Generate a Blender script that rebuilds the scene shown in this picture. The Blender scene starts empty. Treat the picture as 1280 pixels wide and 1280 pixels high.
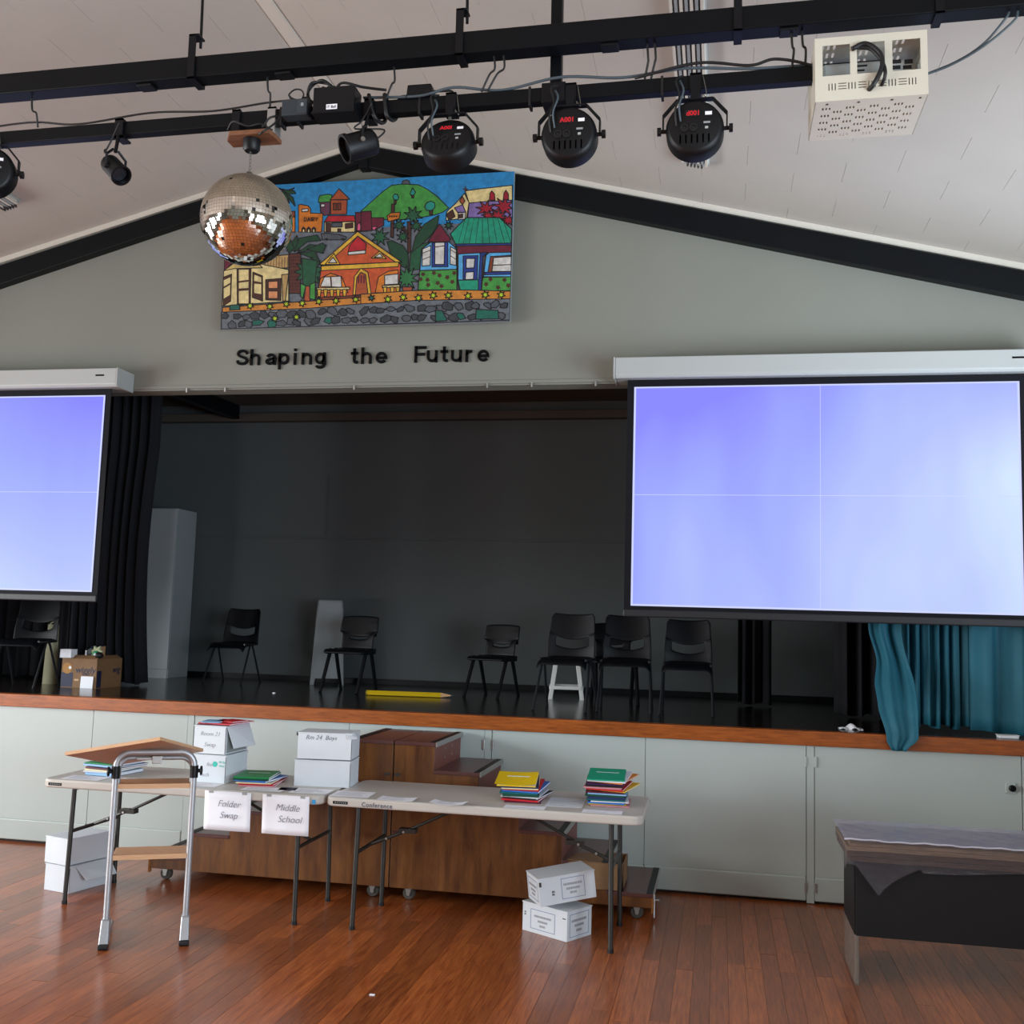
import bpy, bmesh, math, random
from mathutils import Vector, Matrix
R_ = math.radians
PI = math.pi
random.seed(7)
C = bpy.context.scene.collection
SC = bpy.context.scene

# ------------------------------------------------------------------ camera, world, light, exposure
cd = bpy.data.cameras.new('camera'); cam = bpy.data.objects.new('camera', cd); C.objects.link(cam)
cd.sensor_width = 36.0; cd.lens = 1307.93 / 1280 * 36; cd.clip_start = .05; cd.clip_end = 100
cam.matrix_world = Matrix(((0.980835, -0.007876, 0.194681, 0), (0.192719, -0.107828, -0.975311, -7.0),
                           (0.028674, 0.994138, -0.104243, 1.7), (0, 0, 0, 1)))
SC.camera = cam
w = bpy.data.worlds.new('world'); SC.world = w; w.use_nodes = True
w.node_tree.nodes['Background'].inputs[0].default_value = (.80, .90, 1, 1)
w.node_tree.nodes['Background'].inputs[1].default_value = 1.2

def window_light(name, loc, rot, sx, sy, power, col=(1, .98, .95)):
    l = bpy.data.lights.new(name, 'AREA'); l.shape = 'RECTANGLE'; l.size = sx; l.size_y = sy; l.energy = power; l.color = col
    o = bpy.data.objects.new(name, l); C.objects.link(o); o.location = loc; o.rotation_euler = rot
    return o
LWIN = [(-2.6, 2.6), (-6.0, 2.6), (-9.4, 2.6)]      # window centres along Y and widths, left wall
RWIN = [(-2.6, 2.4), (-6.4, 2.8), (-10.2, 2.8)]
ZW0, ZW1 = .9, 2.95
for i, (y, wd) in enumerate(LWIN):                 # sky light comes in sloping down on this side
    l = window_light('daylight', (-8.97, y, (ZW0 + ZW1) / 2), (0, -PI / 2 + R_(14), 0), ZW1 - ZW0, wd, (240, 320, 270)[i], (.95, .98, 1))
    l.data.spread = R_(155)
for i, (y, wd) in enumerate(RWIN):                 # sunlit ground throws light upward; first lamp narrowed and turned to brighten the stage wall
    l = window_light('daylight', (3.77, y, (ZW0 + ZW1) / 2), (0, PI / 2 + R_((34, 15, 10)[i]), R_((-42, 0, 0)[i])), ZW1 - ZW0, wd, (84, 300, 370)[i], (.74, .87, 1))
    l.data.spread = R_((84, 150, 150)[i])
vs = SC.view_settings
vs.view_transform = 'Standard'; vs.look = 'None'; vs.exposure = 0.0; vs.gamma = 1.0; vs.use_curve_mapping = False
SC.cycles.max_bounces = 10; SC.cycles.diffuse_bounces = 6; SC.cycles.transparent_max_bounces = 12
SC.cycles.sample_clamp_indirect = 6; SC.cycles.caustics_reflective = False

# ------------------------------------------------------------------ materials
def lin(h):
    h = h.lstrip('#'); v = [int(h[i:i + 2], 16) / 255 for i in (0, 2, 4)]
    return tuple((x / 12.92 if x <= .04045 else ((x + .055) / 1.055) ** 2.4) for x in v) + (1,)
MATS = {}
def mat(name, col, rough=.6, metal=0, spec=.5, noise=0, nscale=8, bump=0, bscale=60, emit=None, estr=1, coat=0, alpha=1, rand=0):
    if name in MATS: return MATS[name]
    m = bpy.data.materials.new(name); m.use_nodes = True; nt = m.node_tree; b = nt.nodes['Principled BSDF']
    c = lin(col) if isinstance(col, str) else tuple(col) + (1,)
    b.inputs['Base Color'].default_value = c; b.inputs['Roughness'].default_value = rough
    b.inputs['Metallic'].default_value = metal; b.inputs['Specular IOR Level'].default_value = spec
    b.inputs['Coat Weight'].default_value = coat; b.inputs['Alpha'].default_value = alpha
    geo = None
    if noise or bump:
        geo = nt.nodes.new('ShaderNodeNewGeometry')
    if noise:
        n = nt.nodes.new('ShaderNodeTexNoise'); n.inputs['Scale'].default_value = nscale; n.inputs['Detail'].default_value = 4
        nt.links.new(geo.outputs['Position'], n.inputs['Vector'])
        mp = nt.nodes.new('ShaderNodeMapRange'); mp.inputs[1].default_value = .3; mp.inputs[2].default_value = .7
        mp.inputs[3].default_value = 1 - noise; mp.inputs[4].default_value = 1 + noise
        nt.links.new(n.outputs['Fac'], mp.inputs[0])
        mx = nt.nodes.new('ShaderNodeVectorMath'); mx.operation = 'SCALE'; mx.inputs[0].default_value = c[:3]
        nt.links.new(mp.outputs[0], mx.inputs['Scale']); nt.links.new(mx.outputs[0], b.inputs['Base Color'])
    if bump:
        n2 = nt.nodes.new('ShaderNodeTexNoise'); n2.inputs['Scale'].default_value = bscale; n2.inputs['Detail'].default_value = 3
        nt.links.new(geo.outputs['Position'], n2.inputs['Vector'])
        bp = nt.nodes.new('ShaderNodeBump'); bp.inputs['Strength'].default_value = bump; bp.inputs['Distance'].default_value = .01
        nt.links.new(n2.outputs['Fac'], bp.inputs['Height']); nt.links.new(bp.outputs[0], b.inputs['Normal'])
    if emit:
        b.inputs['Emission Color'].default_value = lin(emit) if isinstance(emit, str) else tuple(emit) + (1,)
        b.inputs['Emission Strength'].default_value = estr
    MATS[name] = m
    return m

def wood(name, c1, c2, rough=.4, scale=(1, 1, 1), coat=0, rnd=0.0, gscale=6, spec=.5):
    """streaky grain stretched along one axis; rnd varies the tone from board to board"""
    if name in MATS: return MATS[name]
    m = bpy.data.materials.new(name); m.use_nodes = True; nt = m.node_tree; b = nt.nodes['Principled BSDF']
    geo = nt.nodes.new('ShaderNodeNewGeometry'); info = nt.nodes.new('ShaderNodeObjectInfo')
    add = nt.nodes.new('ShaderNodeVectorMath'); add.operation = 'MULTIPLY_ADD'
    add.inputs[1].default_value = scale
    cmb = nt.nodes.new('ShaderNodeMath'); cmb.operation = 'MULTIPLY'; cmb.inputs[1].default_value = 37
    nt.links.new(info.outputs['Random'], cmb.inputs[0]); nt.links.new(geo.outputs['Position'], add.inputs[0]); nt.links.new(cmb.outputs[0], add.inputs[2])
    n = nt.nodes.new('ShaderNodeTexNoise'); n.inputs['Scale'].default_value = gscale; n.inputs['Detail'].default_value = 6; n.inputs['Roughness'].default_value = .65
    nt.links.new(add.outputs[0], n.inputs['Vector'])
    cr = nt.nodes.new('ShaderNodeValToRGB'); cr.color_ramp.elements[0].position = .32; cr.color_ramp.elements[1].position = .68
    cr.color_ramp.elements[0].color = lin(c1); cr.color_ramp.elements[1].color = lin(c2)
    nt.links.new(n.outputs['Fac'], cr.inputs[0])
    out = cr.outputs[0]
    if rnd:
        mp = nt.nodes.new('ShaderNodeMapRange'); mp.inputs[3].default_value = 1 - rnd; mp.inputs[4].default_value = 1 + rnd
        nt.links.new(info.outputs['Random'], mp.inputs[0])
        mx = nt.nodes.new('ShaderNodeVectorMath'); mx.operation = 'SCALE'
        nt.links.new(out, mx.inputs[0]); nt.links.new(mp.outputs[0], mx.inputs['Scale']); out = mx.outputs[0]
    nt.links.new(out, b.inputs['Base Color'])
    rr = nt.nodes.new('ShaderNodeMapRange'); rr.inputs[3].default_value = rough * .8; rr.inputs[4].default_value = rough * 1.25
    nt.links.new(n.outputs['Fac'], rr.inputs[0]); nt.links.new(rr.outputs[0], b.inputs['Roughness'])
    b.inputs['Coat Weight'].default_value = coat; b.inputs['Coat Roughness'].default_value = .15; b.inputs['Specular IOR Level'].default_value = spec
    bp = nt.nodes.new('ShaderNodeBump'); bp.inputs['Strength'].default_value = .05; bp.inputs['Distance'].default_value = .002
    nt.links.new(n.outputs['Fac'], bp.inputs['Height']); nt.links.new(bp.outputs[0], b.inputs['Normal'])
    MATS[name] = m
    return m

def film_mat(name, body=.1, tint='#b9b6c8', gloss=.07, scale=34, strength=.9):
    """clear plastic film: a thin milky body and a sharp gloss that catches on the creases"""
    m = bpy.data.materials.new(name); m.use_nodes = True; nt = m.node_tree; N = nt.nodes.new; L = nt.links.new
    for n in list(nt.nodes): nt.nodes.remove(n)
    o = N('ShaderNodeOutputMaterial'); tr = N('ShaderNodeBsdfTransparent'); df = N('ShaderNodeBsdfDiffuse'); gl = N('ShaderNodeBsdfGlossy')
    df.inputs[0].default_value = lin(tint); gl.inputs['Roughness'].default_value = gloss; gl.inputs[0].default_value = (1, 1, 1, 1)
    geo = N('ShaderNodeNewGeometry'); mp = N('ShaderNodeMapping'); mp.inputs['Scale'].default_value = (.5, 1.2, 1.2); L(geo.outputs['Position'], mp.inputs[0])
    n = N('ShaderNodeTexNoise'); n.inputs['Scale'].default_value = scale; n.inputs['Detail'].default_value = 5; n.inputs['Roughness'].default_value = .6; L(mp.outputs[0], n.inputs['Vector'])
    bp = N('ShaderNodeBump'); bp.inputs['Strength'].default_value = strength; bp.inputs['Distance'].default_value = .012; L(n.outputs['Fac'], bp.inputs['Height']); L(bp.outputs[0], gl.inputs['Normal'])
    m1 = N('ShaderNodeMixShader'); m1.inputs[0].default_value = body; L(tr.outputs[0], m1.inputs[1]); L(df.outputs[0], m1.inputs[2])
    fr = N('ShaderNodeFresnel'); fr.inputs[0].default_value = 1.5; L(bp.outputs[0], fr.inputs['Normal'])
    mr = N('ShaderNodeMath'); mr.operation = 'MULTIPLY_ADD'; mr.inputs[1].default_value = .75; mr.inputs[2].default_value = -.005; mr.use_clamp = True; L(fr.outputs[0], mr.inputs[0])
    m2 = N('ShaderNodeMixShader'); L(mr.outputs[0], m2.inputs[0]); L(m1.outputs[0], m2.inputs[1]); L(gl.outputs[0], m2.inputs[2]); L(m2.outputs[0], o.inputs[0])
    MATS[name] = m
    return m

M = {}
M['wall'] = mat('wall_paint', '#797b72', .7, noise=.03, nscale=1.5)
M['front'] = mat('stage_front_paint', '#b8c4c1', .42, noise=.03, nscale=1.2)
M['ceil'] = mat('ceiling_tile_paint', '#b4afa6', .8, noise=.03, nscale=2)
M['cornice'] = mat('cornice_paint', '#c9c4b8', .6)
M['black'] = mat('black_paint', '#06090d', .45, spec=.2, noise=.2, nscale=5)
M['steelblack'] = mat('black_steel', '#0c0d11', .45, spec=.25, noise=.1)
M['rubber'] = mat('black_rubber', '#0b0b0c', .6)
M['blackplastic'] = mat('black_plastic', '#0a0b0e', .45, spec=.3)
M['stagewall'] = mat('stage_wall_paint', '#4d5253', .75, noise=.04, nscale=1.3)
M['stageceil'] = mat('stage_ceiling_paint', '#4a423b', .8, noise=.04)
M['stagefloor'] = wood('stage_floor', '#1c1713', '#2c241d', .22, (1, 12, 1), .3)
M['lip'] = wood('varnished_timber', '#7e3d0c', '#ae5c1a', .35, (1.5, 14, 14), .25)
M['floorboard'] = wood('floor_timber', '#763619', '#ac6130', .3, (16, 1.1, 1), .25, .3, 5)
M['flooredge'] = mat('floor_joint', '#2a150b', .6)
M['white'] = mat('white_board', '#d9e1e7', .55, noise=.02)
M['paper'] = mat('paper', '#f5f7fd', .6)
M['case'] = mat('screen_case', '#a5a9a7', .4)
M['tabletop'] = mat('table_plastic', '#c2beb6', .38, bump=.05, bscale=300)
M['chrome'] = mat('silver_tube', '#b2b6ba', .42, .65)
M['alu'] = mat('aluminium', '#b9bab8', .35, .8)
M['ply'] = wood('plywood', '#b98a66', '#cfa47d', .45, (2, 12, 2))
M['plyedge'] = wood('plywood_edge', '#c79b72', '#e0b78e', .5, (2, 2, 60))
M['stairwood'] = wood('stair_timber', '#4e2a12', '#805024', .4, (2, 2, .35), .1, .1, 8)
M['stairend'] = wood('stair_timber_light', '#8a4f22', '#ad7138', .45, (2, 2, 6))
M['tread'] = mat('tread_lino', '#5d3b38', .32, noise=.08, nscale=14)
M['riser'] = mat('riser_lino', '#7d4a40', .5, noise=.08, nscale=10)
M['nosing'] = mat('black_nosing', '#0c0d10', .6, bump=.3, bscale=400)
M['chair'] = mat('charcoal_polypropylene', '#07090e', .45, spec=.22, bump=.05, bscale=250)
M['chairleg'] = mat('dark_grey_tube', '#2c2f33', .35, .5)
M['tableleg'] = mat('dark_grey_leg', '#33322f', .4, .3)
M['kraft'] = mat('kraft_card', '#866443', .7, noise=.06, nscale=12)
M['navy'] = mat('navy_print', '#1e2340', .6)
M['curtblack'] = mat('black_curtain', '#05060f', .9, bump=.1, bscale=200)
M['teal'] = mat('teal_curtain', '#1a6377', .7, noise=.06, nscale=6)
M['ink'] = mat('dark_ink', '#555a68', .6)
M['inkblack'] = mat('black_ink', '#060608', .7, spec=.12)
M['inkgrey'] = mat('grey_print', '#9b9da6', .7)
M['inkblue'] = mat('blue_frame_print', '#7d8fb4', .7)
M['cage'] = mat('cream_metal', '#d2cfbd', .4)
M['slot'] = mat('slot_dark', '#3d3a3a', .7)
M['stoolwhite'] = mat('white_plastic', '#d8dad8', .45)
M['cab'] = mat('grey_laminate', '#8f9596', .5)
M['red_led'] = mat('red_led', '#300000', .5, emit='#f01428', estr=.75)
M['cablegrey'] = mat('grey_cable', '#46535a', .5)
M['cableblack'] = mat('black_cable', '#121314', .5)
M['wire'] = mat('steel_wire', '#77756e', .4, .6)
M['slab'] = wood('dark_slab', '#2e1d12', '#5a3d28', .5, (1.2, 30, 30)); M['slabtan'] = wood('tan_slab', '#6b523c', '#a3876a', .5, (1.2, 30, 30)); M['board'] = wood('brown_board', '#5d3a22', '#85583a', .6, (3, 20, 3))

# ------------------------------------------------------------------ mesh helpers
class MB:
    def __init__(s): s.bm = bmesh.new(); s.k = 0
    def m(s, k): s.k = k; return s
    def face(s, vs):
        try:
            f = s.bm.faces.new(vs); f.material_index = s.k; return f
        except ValueError: return None
    def poly(s, pts): return s.face([s.bm.verts.new(p) for p in pts])
    def box(s, x0, x1, y0, y1, z0, z1, T=None):
        P = [Vector((x, y, z)) for z in (z0, z1) for y in (y0, y1) for x in (x0, x1)]
        if T is not None: P = [T @ q for q in P]
        v = [s.bm.verts.new(q) for q in P]
        for f in ((0, 2, 3, 1), (4, 5, 7, 6), (0, 1, 5, 4), (2, 6, 7, 3), (0, 4, 6, 2), (1, 3, 7, 5)): s.face([v[i] for i in f])
        return s
    def hexa(s, a, b):
        """solid between two matching polygons"""
        va = [s.bm.verts.new(q) for q in a]; vb = [s.bm.verts.new(q) for q in b]; n = len(a)
        s.face(va[::-1]); s.face(vb)
        for i in range(n): s.face([va[i], va[(i + 1) % n], vb[(i + 1) % n], vb[i]])
        return s
    def prism(s, pts, axis, c0, c1):
        f = {'x': lambda a, b, c: (c, a, b), 'y': lambda a, b, c: (a, c, b), 'z': lambda a, b, c: (a, b, c)}[axis]
        return s.hexa([f(a, b, c0) for a, b in pts], [f(a, b, c1) for a, b in pts])
    def tube(s, pts, r, n=8, cap=True, closed=False):
        pts = [Vector(q) for q in pts]; rings = []; prev = None
        rr = r if isinstance(r, (list, tuple)) else [r] * len(pts)
        L = len(pts)
        for i, q in enumerate(pts):
            if closed: t = (pts[(i + 1) % L] - pts[i - 1]).normalized()
            elif i == 0: t = (pts[1] - q).normalized()
            elif i == L - 1: t = (q - pts[-2]).normalized()
            else: t = ((pts[i + 1] - q).normalized() + (q - pts[i - 1]).normalized()).normalized()
            if prev is None:
                u = t.orthogonal().normalized()
            else:
                u = (prev - t * prev.dot(t))
                u = u.normalized() if u.length > 1e-6 else t.orthogonal().normalized()
            prev = u; v = t.cross(u)
            rings.append([s.bm.verts.new(q + (u * math.cos(2 * PI * k / n) + v * math.sin(2 * PI * k / n)) * rr[i]) for k in range(n)])
        m_ = L if closed else L - 1
        for i in range(m_):
            a, b = rings[i], rings[(i + 1) % L]
            for k in range(n): s.face([a[k], a[(k + 1) % n], b[(k + 1) % n], b[k]])
        if cap and not closed: s.face(rings[0][::-1]); s.face(rings[-1])
        return s
    def lathe(s, prof, n=24, T=None):
        """prof: (radius, height) pairs, about local z, transformed by T"""
        T = T or Matrix(); rings = []
        for r, z in prof:
            if r < 1e-5: rings.append([s.bm.verts.new(T @ Vector((0, 0, z)))])
            else: rings.append([s.bm.verts.new(T @ Vector((r * math.cos(2 * PI * k / n), r * math.sin(2 * PI * k / n), z))) for k in range(n)])
        for a, b in zip(rings, rings[1:]):
            for k in range(n):
                k2 = (k + 1) % n
                if len(a) == 1 and len(b) == 1: continue
                if len(a) == 1: s.face([a[0], b[k], b[k2]])
                elif len(b) == 1: s.face([a[k], b[0], a[k2]][::-1] if False else [a[k2], a[k], b[0]])
                else: s.face([a[k], a[k2], b[k2], b[k]])
        return s
    def cyl(s, p0, p1, r, n=12):
        return s.tube([p0, p1], r, n)
    def grid(s, f, nu, nv, skip=None):
        V = [[s.bm.verts.new(f(i / nu, j / nv)) for i in range(nu + 1)] for j in range(nv + 1)]
        for j in range(nv):
            for i in range(nu):
                if skip and skip(i, j): continue
                s.face([V[j][i], V[j][i + 1], V[j + 1][i + 1], V[j + 1][i]])
        return s
    def build(s, name, mats, parent=None, smooth=False, bevel=0, solid=0, sub=0, seg=2, off=0):
        bmesh.ops.recalc_face_normals(s.bm, faces=s.bm.faces[:])
        me = bpy.data.meshes.new(name); s.bm.to_mesh(me); s.bm.free()
        for m_ in (mats if isinstance(mats, (list, tuple)) else [mats]): me.materials.append(m_)
        if smooth:
            me.polygons.foreach_set('use_smooth', [True] * len(me.polygons))
            if smooth != 'all': me.set_sharp_from_angle(angle=R_(40))
        o = bpy.data.objects.new(name, me); C.objects.link(o)
        if parent: o.parent = parent
        if solid:
            md = o.modifiers.new('solid', 'SOLIDIFY'); md.thickness = solid; md.offset = off
        if sub:
            md = o.modifiers.new('sub', 'SUBSURF'); md.levels = sub; md.render_levels = sub
        if bevel:
            md = o.modifiers.new('bevel', 'BEVEL'); md.width = bevel; md.segments = seg; md.limit_method = 'ANGLE'; md.angle_limit = R_(35)
        return o

def tag(o, label, cat=None, group=None, kind=None):
    if label: o['label'] = label
    if cat: o['category'] = cat
    if group: o['group'] = group
    if kind: o['kind'] = kind
    return o
def thing(name, label, cat, loc=(0, 0, 0), rz=0, group=None):
    o = bpy.data.objects.new(name, None); C.objects.link(o); o.empty_display_size = .1
    o.location = loc; o.rotation_euler = (0, 0, R_(rz))
    return tag(o, label, cat, group)
def structure(o): o['kind'] = 'structure'; return o
def copy_tree(o, parent=None):
    c = o.copy(); C.objects.link(c)
    if parent: c.parent = parent
    for ch in list(o.children): copy_tree(ch, c)
    return c
def BX(name, m, x0, x1, y0, y1, z0, z1, parent=None, bevel=0, T=None):
    return MB().box(x0, x1, y0, y1, z0, z1, T).build(name, m, parent, bevel=bevel)
def arc(c, r, a0, a1, n, plane='xz'):
    out = []
    for i in range(n + 1):
        a = R_(a0 + (a1 - a0) * i / n); u, v = r * math.cos(a), r * math.sin(a)
        out.append({'xz': (c[0] + u, c[1], c[2] + v), 'xy': (c[0] + u, c[1] + v, c[2]), 'yz': (c[0], c[1] + u, c[2] + v)}[plane])
    return out
def smoothpath(pts, n=6):
    """Catmull-Rom through the points"""
    P = [Vector(q) for q in pts]; P = [P[0] * 2 - P[1]] + P + [P[-1] * 2 - P[-2]]; out = []
    for i in range(1, len(P) - 2):
        a, b, c, d = P[i - 1:i + 3]
        for k in range(n):
            t = k / n
            out.append(.5 * ((2 * b) + (c - a) * t + (2 * a - 5 * b + 4 * c - d) * t * t + (3 * b - a - 3 * c + d) * t ** 3))
    out.append(P[-2]); return out
def text(name, body, size, loc, rot, m, parent=None, ext=.0005, off=0, shear=0, align='LEFT', space=1.0, line=1.0):
    cu = bpy.data.curves.new(name, 'FONT'); cu.body = body; cu.size = size; cu.extrude = ext; cu.offset = off; cu.shear = shear
    cu.align_x = align; cu.space_character = space; cu.space_line = line; cu.resolution_u = 3; cu.materials.append(m)
    o = bpy.data.objects.new(name, cu); C.objects.link(o); o.location = loc; o.rotation_euler = rot
    if parent: o.parent = parent
    return o
def plate(mb, w_, h_, t, holes, T):
    """flat plate in local xy (0..w, 0..h), thickness t, with rectangular holes (x0,x1,y0,y1)"""
    xs = sorted({0, w_} | {round(v, 5) for q in holes for v in q[:2]}); ys = sorted({0, h_} | {round(v, 5) for q in holes for v in q[2:]})
    def inhole(i, j):
        if i < 0 or j < 0 or i >= len(xs) - 1 or j >= len(ys) - 1: return True
        cx, cy = (xs[i] + xs[i + 1]) / 2, (ys[j] + ys[j + 1]) / 2
        return any(a < cx < b and c < cy < d for a, b, c, d in holes)
    for i in range(len(xs) - 1):
        for j in range(len(ys) - 1):
            if inhole(i, j): continue
            x0, x1, y0, y1 = xs[i], xs[i + 1], ys[j], ys[j + 1]
            q = lambda x, y, z: T @ Vector((x, y, z))
            mb.poly([q(x0, y0, 0), q(x1, y0, 0), q(x1, y1, 0), q(x0, y1, 0)][::-1]); mb.poly([q(x0, y0, t), q(x1, y0, t), q(x1, y1, t), q(x0, y1, t)])
            if inhole(i - 1, j): mb.poly([q(x0, y0, 0), q(x0, y1, 0), q(x0, y1, t), q(x0, y0, t)])
            if inhole(i + 1, j): mb.poly([q(x1, y0, 0), q(x1, y0, t), q(x1, y1, t), q(x1, y1, 0)])
            if inhole(i, j - 1): mb.poly([q(x0, y0, 0), q(x0, y0, t), q(x1, y0, t), q(x1, y0, 0)])
            if inhole(i, j + 1): mb.poly([q(x0, y1, 0), q(x1, y1, 0), q(x1, y1, t), q(x0, y1, t)])
    return mb

# ------------------------------------------------------------------ the hall
XL, XR, YB, XC = -8.8, 3.6, -14.0, -2.59
def zc(x): return 5.225 - (.262 * (XC - x) if x < XC else .25 * (x - XC))
S = 1.065                                  # stage floor height
OX0, OX1, OZ = -7.1, 1.93, 3.37            # proscenium opening

# floor: bed plus individual boards where the photograph shows them
FX0, FX1, FY0 = -5.46, 2.18, -3.12
fl = MB()
fl.m(1).box(XL - .2, XR + .2, YB - .2, .3, -.08, -.02)
fl.m(0).box(XL, FX0, YB, .06, -.02, 0).box(FX1, XR, YB, .06, -.02, 0).box(FX0, FX1, YB, FY0, -.02, 0)
floor = structure(fl.build('floor', [M['floorboard'], M['flooredge']]))
unit = MB().box(0, 1, 0, 1, 0, 1); ub = unit.build('floorboard', M['floorboard'], floor)
pitch = .0846; nb = 0; ncol = int(round((FX1 - FX0) / pitch)); first = True
pitch = (FX1 - FX0) / ncol
for i in range(ncol):
    y = .06; x = FX0 + i * pitch
    y -= random.uniform(.3, 1.9)
    top = .06
    while True:
        yb = max(y, FY0)
        o = ub if first else ub.copy()
        if not first: C.objects.link(o)
        first = False
        o.location = (x + .0006, yb + .0006, -.0205); o.scale = (pitch - .0012, top - yb - .0012, .0205 + random.uniform(-.0003, .0003)); nb += 1
        if yb <= FY0: break
        top = y; y -= random.uniform(.9, 2.6)
        if y < FY0 + .25: y = FY0

# side and rear walls with window openings
def side_wall(name, x0, x1, wins):
    mb = MB(); zt = zc(XL if x0 < 0 else XR) + .15
    ys = sorted([YB] + [v for y, wd in wins for v in (y - wd / 2, y + wd / 2)] + [.26])
    mb.box(x0, x1, YB, .26, 0, ZW0).box(x0, x1, YB, .26, ZW1, zt)
    for a, b in zip(ys[::2], ys[1::2]): mb.box(x0, x1, a, b, ZW0, ZW1)
    return structure(mb.build(name, M['wall']))
side_wall('wall_left', XL - .15, XL, LWIN); side_wall('wall_right', XR, XR + .15, RWIN)
rear = MB(); rear.prism([(XL, 0), (XR, 0), (XR, zc(XR) + .1), (XC, zc(XC) + .1), (XL, zc(XL) + .1)], 'y', YB - .15, YB); structure(rear.build('wall_rear', M['wall']))
k = 0
for wins, x in ((LWIN, XL - .06), (RWIN, XR + .06)):
    for y, wd in wins:
        k += 1; f = MB()
        a, b = y - wd / 2, y + wd / 2
        f.box(x - .03, x + .03, a, a + .05, ZW0, ZW1).box(x - .03, x + .03, b - .05, b, ZW0, ZW1).box(x - .03, x + .03, a, b, ZW0, ZW0 + .05).box(x - .03, x + .03, a, b, ZW1 - .05, ZW1)
        for q in (1, 2): f.box(x - .02, x + .02, a + wd * q / 3 - .02, a + wd * q / 3 + .02, ZW0, ZW1)
        structure(f.build('window_%d' % k, M['cornice']))

# ceiling: slabs, with staggered tiles over the part in view
TX0, TX1, TY0 = -6.3, 2.4, -3.49
ce = MB()
for xs, side in (((XL - .15, XC), -1), ((XC, XR + .15), 1)):
    (a, b) = xs
    ce.hexa([(a, YB - .15, zc(a) + .013), (b, YB - .15, zc(b) + .013), (b, .26, zc(b) + .013), (a, .26, zc(a) + .013)], [(a, YB - .15, zc(a) + .1), (b, YB - .15, zc(b) + .1), (b, .26, zc(b) + .1), (a, .26, zc(a) + .1)])
for (a, b, y0, y1) in ((XL, TX0, YB, .1), (TX1, XR, YB, .1), (TX0, XC, YB, TY0), (XC, TX1, YB, TY0)):
    ce.hexa([(a, y0, zc(a)), (b, y0, zc(b)), (b, y1, zc(b)), (a, y1, zc(a))], [(a, y0, zc(a) + .013), (b, y0, zc(b) + .013), (b, y1, zc(b) + .013), (a, y1, zc(a) + .013)])
ceiling = structure(ce.build('ceiling', M['ceil']))
tile = MB().box(0, 1, 0, 1, 0, 1).build('ceiling_tile', M['ceil'], ceiling); first = True
tpx, tpy = .559, .2698
def put_tile(x0, x1, y0, y1):
    global first
    o = tile if first else tile.copy()
    if not first: C.objects.link(o)
    first = False
    sl = (zc(x1) - zc(x0)) / (x1 - x0); L = math.hypot(x1 - x0, zc(x1) - zc(x0))
    o.location = (x0, y0, zc(x0) + random.uniform(-.0002, .0002)); o.rotation_euler = (0, -math.atan(sl), 0); o.scale = (L - .0014, y1 - y0 - .0001, .0128)
row = 0; y = -1.33 + 5 * tpy + tpy / 2 + .135 - .27 / 2
yc = .019
while yc > TY0:
    y0, y1 = max(yc - tpy / 2, TY0), min(yc + tpy / 2, .1)
    ph = 1.267 if row % 2 == 1 else .988
    xs = [ph + tpx * k for k in range(-16, 5)]
    for a, b in zip(xs, xs[1:]):
        for lo, hi in ((TX0, XC), (XC, TX1)):
            c, d = max(a, lo), min(b, hi)
            if d - c > .02: put_tile(c, d, y0, y1)
    yc -= tpy; row += 1
rd = MB().box(XC - .045, XC + .045, YB, .1, zc(XC) - .022, zc(XC) - .004); structure(rd.build('trim_1', M['cornice'], bevel=.004))
co = MB()
for a, b in ((XL, XC), (XC, XR)):
    co.hexa([(a, .055, zc(a) - .045), (b, .055, zc(b) - .045), (b, .1, zc(b) - .045), (a, .1, zc(a) - .045)], [(a, .055, zc(a) - .002), (b, .055, zc(b) - .002), (b, .1, zc(b) - .002), (a, .1, zc(a) - .002)])
structure(co.build('trim_2', M['cornice']))

# proscenium wall
pw = MB()
pw.prism([(XL, OZ), (XR, OZ), (XR, zc(XR) + .02), (XC, zc(XC) + .02), (XL, zc(XL) + .02)], 'y', .1, .26)
pw.box(XL, OX0, .1, .26, 0, OZ).box(OX1, XR, .1, .26, 0, OZ)
structure(pw.build('wall_proscenium', M['wall']))
hd = MB().box(OX0, OX1, .092, .1, OZ - .0, OZ + .025).box(OX0, OX1, .1, .262, OZ - .012, OZ); structure(hd.build('trim_3', M['wall'], bevel=.003))
hk = MB()
for x in (-3.93, -3.62, -2.61, -1.62, -1.3, -.85): hk.box(x - .006, x + .006, .085, .1, OZ - .03, OZ + .002)
structure(hk.build('trim_4', M['alu']))
rl = MB(); a, b = XL, XC
rl.hexa([(a, .02, 5.03 - .2785 * (XC - a)), (b, .02, 5.03), (b, .1, 5.03), (a, .1, 5.03 - .2785 * (XC - a))], [(a, .02, 5.152 - .266 * (XC - a)), (b, .02, 5.152), (b, .1, 5.152), (a, .1, 5.152 - .266 * (XC - a))])
structure(rl.build('trim_5', M['black'], bevel=.004))
rl = MB(); a, b = XC, XR
rl.hexa([(a, .02, 5.0), (b, .02, 5.0 - .2535 * (b - XC)), (b, .1, 5.0 - .2535 * (b - XC)), (a, .1, 5.0)], [(a, .02, 5.16), (b, .02, 5.16 - .2505 * (b - XC)), (b, .1, 5.16 - .2505 * (b - XC)), (a, .1, 5.16)])
rl.box(XC - .035, XC + .035, .01, .1, 4.985, 5.12)
structure(rl.build('trim_6', M['black'], bevel=.004))

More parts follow.
